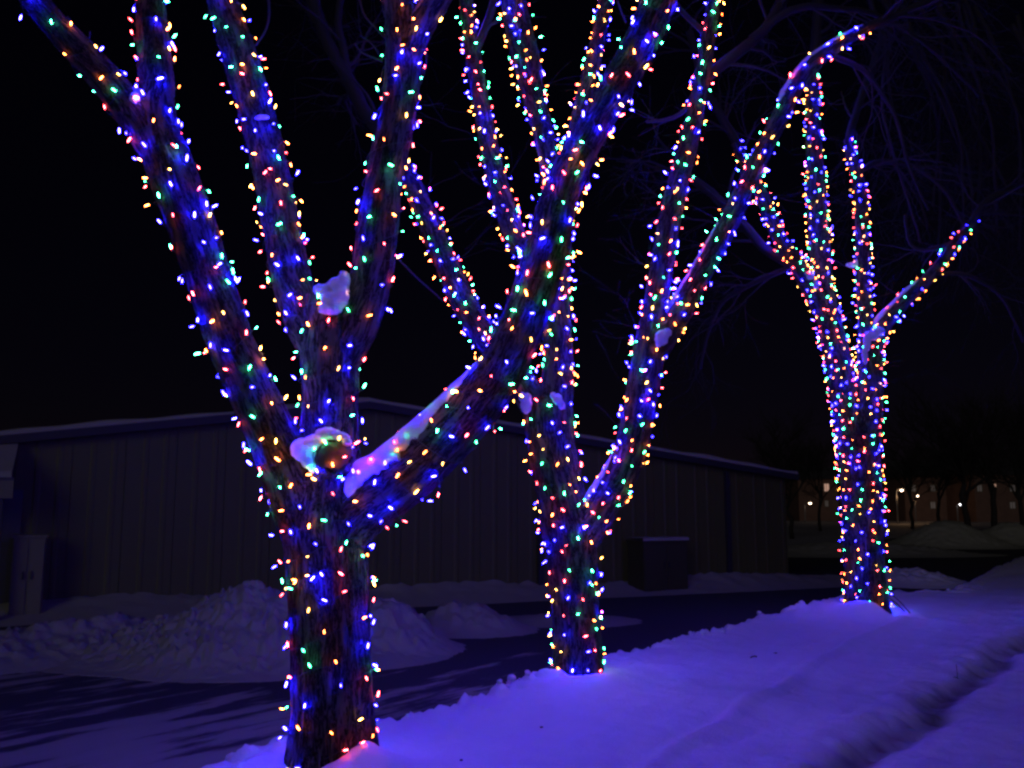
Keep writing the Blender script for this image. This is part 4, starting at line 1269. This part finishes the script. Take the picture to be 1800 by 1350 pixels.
def far_house(label, pxs, py_top, D, wins, roof_h, name="brick_house", balcony=True):
    x0, x1 = P(pxs[0], 900, D)[0], P(pxs[1], 900, D)[0]
    zt = P(pxs[0], py_top, D)[2]
    t = thing(name, ((x0 + x1) / 2, D, 0), label, "building", "houses far beyond the trees")
    # front wall with real openings
    wr = []
    for (wx, wy, ww, wh, lit) in wins:
        c = P(wx, wy, D); sc = D / F_PX
        wr.append((c[0] - ww * sc / 2, c[0] + ww * sc / 2, c[2] - wh * sc / 2, c[2] + wh * sc / 2, lit))
    xs = sorted(set([x0, x1] + [q for w in wr for q in w[:2]])); zs = sorted(set([0, zt] + [q for w in wr for q in w[2:4]]))
    mb = MB()
    for i in range(len(xs) - 1):
        for j in range(len(zs) - 1):
            cx, cz = (xs[i] + xs[i + 1]) / 2, (zs[j] + zs[j + 1]) / 2
            if any(w[0] < cx < w[1] and w[2] < cz < w[3] for w in wr):
                continue
            mb.add([(xs[i], D, zs[j]), (xs[i + 1], D, zs[j]), (xs[i + 1], D, zs[j + 1]), (xs[i], D, zs[j + 1])], [(0, 1, 2, 3)])
    mb.add([(x0, D, 0), (x0, D + 10, 0), (x0, D + 10, zt), (x0, D, zt)], [(0, 3, 2, 1)])
    mb.add([(x1, D, 0), (x1, D + 10, 0), (x1, D + 10, zt), (x1, D, zt)], [(0, 1, 2, 3)])
    mb.build("wall", M_brick, t)
    xm = (x0 + x1) / 2
    mb = MB()
    e = 0.5
    mb.add([(x0 - e, D - e, zt), (x1 + e, D - e, zt), (x1 + e, D + 10 + e, zt), (x0 - e, D + 10 + e, zt), (x0 - e, D + 5, zt + roof_h), (x1 + e, D + 5, zt + roof_h)], [(0, 1, 5, 4), (2, 3, 4, 5), (1, 2, 5), (3, 0, 4), (0, 3, 2, 1)])
    mb.build("roof", M_roofm, t)
    for w in wr:
        fr = MB()
        for (a, b, c, d) in ((w[0] - .06, w[1] + .06, w[3], w[3] + .08), (w[0] - .06, w[1] + .06, w[2] - .08, w[2]), (w[0] - .06, w[0] + .04, w[2], w[3]), (w[1] - .04, w[1] + .06, w[2], w[3])):
            fr.frame_box((a, D - 0.06, c), (b - a, 0, 0), (0, 0.05, 0), (0, 0, d - c))
        fr.frame_box(((w[0] + w[1]) / 2 - .03, D + 0.02, w[2]), (.06, 0, 0), (0, .05, 0), (0, 0, w[3] - w[2]))
        fo = fr.build("window", M_jamb, t)
        po = MB().add([(w[0], D + 0.12, w[2]), (w[1], D + 0.12, w[2]), (w[1], D + 0.12, w[3]), (w[0], D + 0.12, w[3])], [(0, 1, 2, 3)]).build("pane", M_win if w[4] else M_win2, fo)
        po.matrix_parent_inverse = Matrix.Translation(-t.location) @ Matrix.Translation(t.location)
    return t


# children of a child: fix sub-part parenting so nothing is offset twice
far_house("distant red brick house with dim windows, lit orange by street lamps, at the right", (1592, 1700), 838, 160, [(1605, 858, 9, 11, False), (1640, 858, 9, 11, False), (1676, 858, 9, 11, False), (1640, 888, 9, 11, False), (1676, 890, 9, 11, False)], 3.0)
far_house("distant house with a lit upper window between black trees, at the right edge", (1716, 1850), 835, 150, [(1745, 855, 13, 8, True), (1745, 882, 4, 10, True), (1722, 858, 9, 11, False), (1780, 858, 10, 11, False), (1780, 888, 10, 11, False)], 3.0)
far_house("distant dark house with two lit windows one above the other, left of the farthest trunk", (1405, 1474), 842, 165, [(1453, 857, 9, 13, True), (1453, 885, 6, 10, False)], 2.5)


def far_tree(label, px, py, D, r_px, top_py, seed):
    b0 = P(px, py, D); b0[2] = 0.0
    t = thing("bare_tree", b0, label, "tree", "dark bare trees far beyond the lit ones")
    rd = random.Random(seed)
    sc = D / F_PX
    H = (P(px, top_py, D)[2])
    r0 = r_px * sc
    trunk = MB()
    pts = [b0 + np.array([rd.gauss(0, 0.05) * k, 0, H * 0.4 * k / 5]) for k in range(6)]
    trunk.tube(pts, np.linspace(r0 * 1.15, r0 * 0.8, 6), 8)
    trunk.build("trunk", M_twig, t, True)
    cr = MB()

    def g(p, d, L, r, dep):
        n_ = 5; q = [p]
        for i in range(n_):
            d = d + np.array([rd.gauss(0, .13), rd.gauss(0, .13), rd.gauss(0.01, .1)]); d /= np.linalg.norm(d)
            q.append(q[-1] + d * L / n_)
        cr.tube(q, np.linspace(r, r * 0.5, n_ + 1), 4 if dep else 3, False)
        if dep:
            for j in range(5):
                i = rd.randint(1, n_)
                s_ = np.array([rd.gauss(0, 1), rd.gauss(0, 1), rd.gauss(.2, .5)]); s_ /= np.linalg.norm(s_)
                g(q[i], d + s_ * 0.8, L * rd.uniform(.5, .8), r * 0.5, dep - 1)
    for k in range(5):
        g(pts[rd.randint(3, 5)], np.array([rd.gauss(0, .45), rd.gauss(0, .45), 1]), H * 0.35, r0 * 0.55, 4)
    cr.build("crown", M_twig, t, True)
    return t


far_tree("black bare tree silhouette in front of the distant houses, nearer the lit trees", 1702, 948, 56, 5.5, 700, 1)
far_tree("black bare forked tree silhouette in front of the lit upper window", 1748, 918, 72, 5, 690, 2)
far_tree("thin dark bare tree just right of the arm lamp", 1603, 915, 95, 3, 760, 3)
far_tree("dark bare tree between the two lamps and the black silhouettes", 1650, 915, 90, 3, 770, 4)
far_tree("dark bare tree close to the right end of the building", 1392, 935, 62, 3.5, 740, 5)
far_tree("dark bare tree left of the farthest trunk, behind the short arm lamp", 1442, 925, 85, 2.5, 760, 6)
far_tree("dark bare tree at the right edge of the picture", 1797, 915, 80, 4, 720, 7)
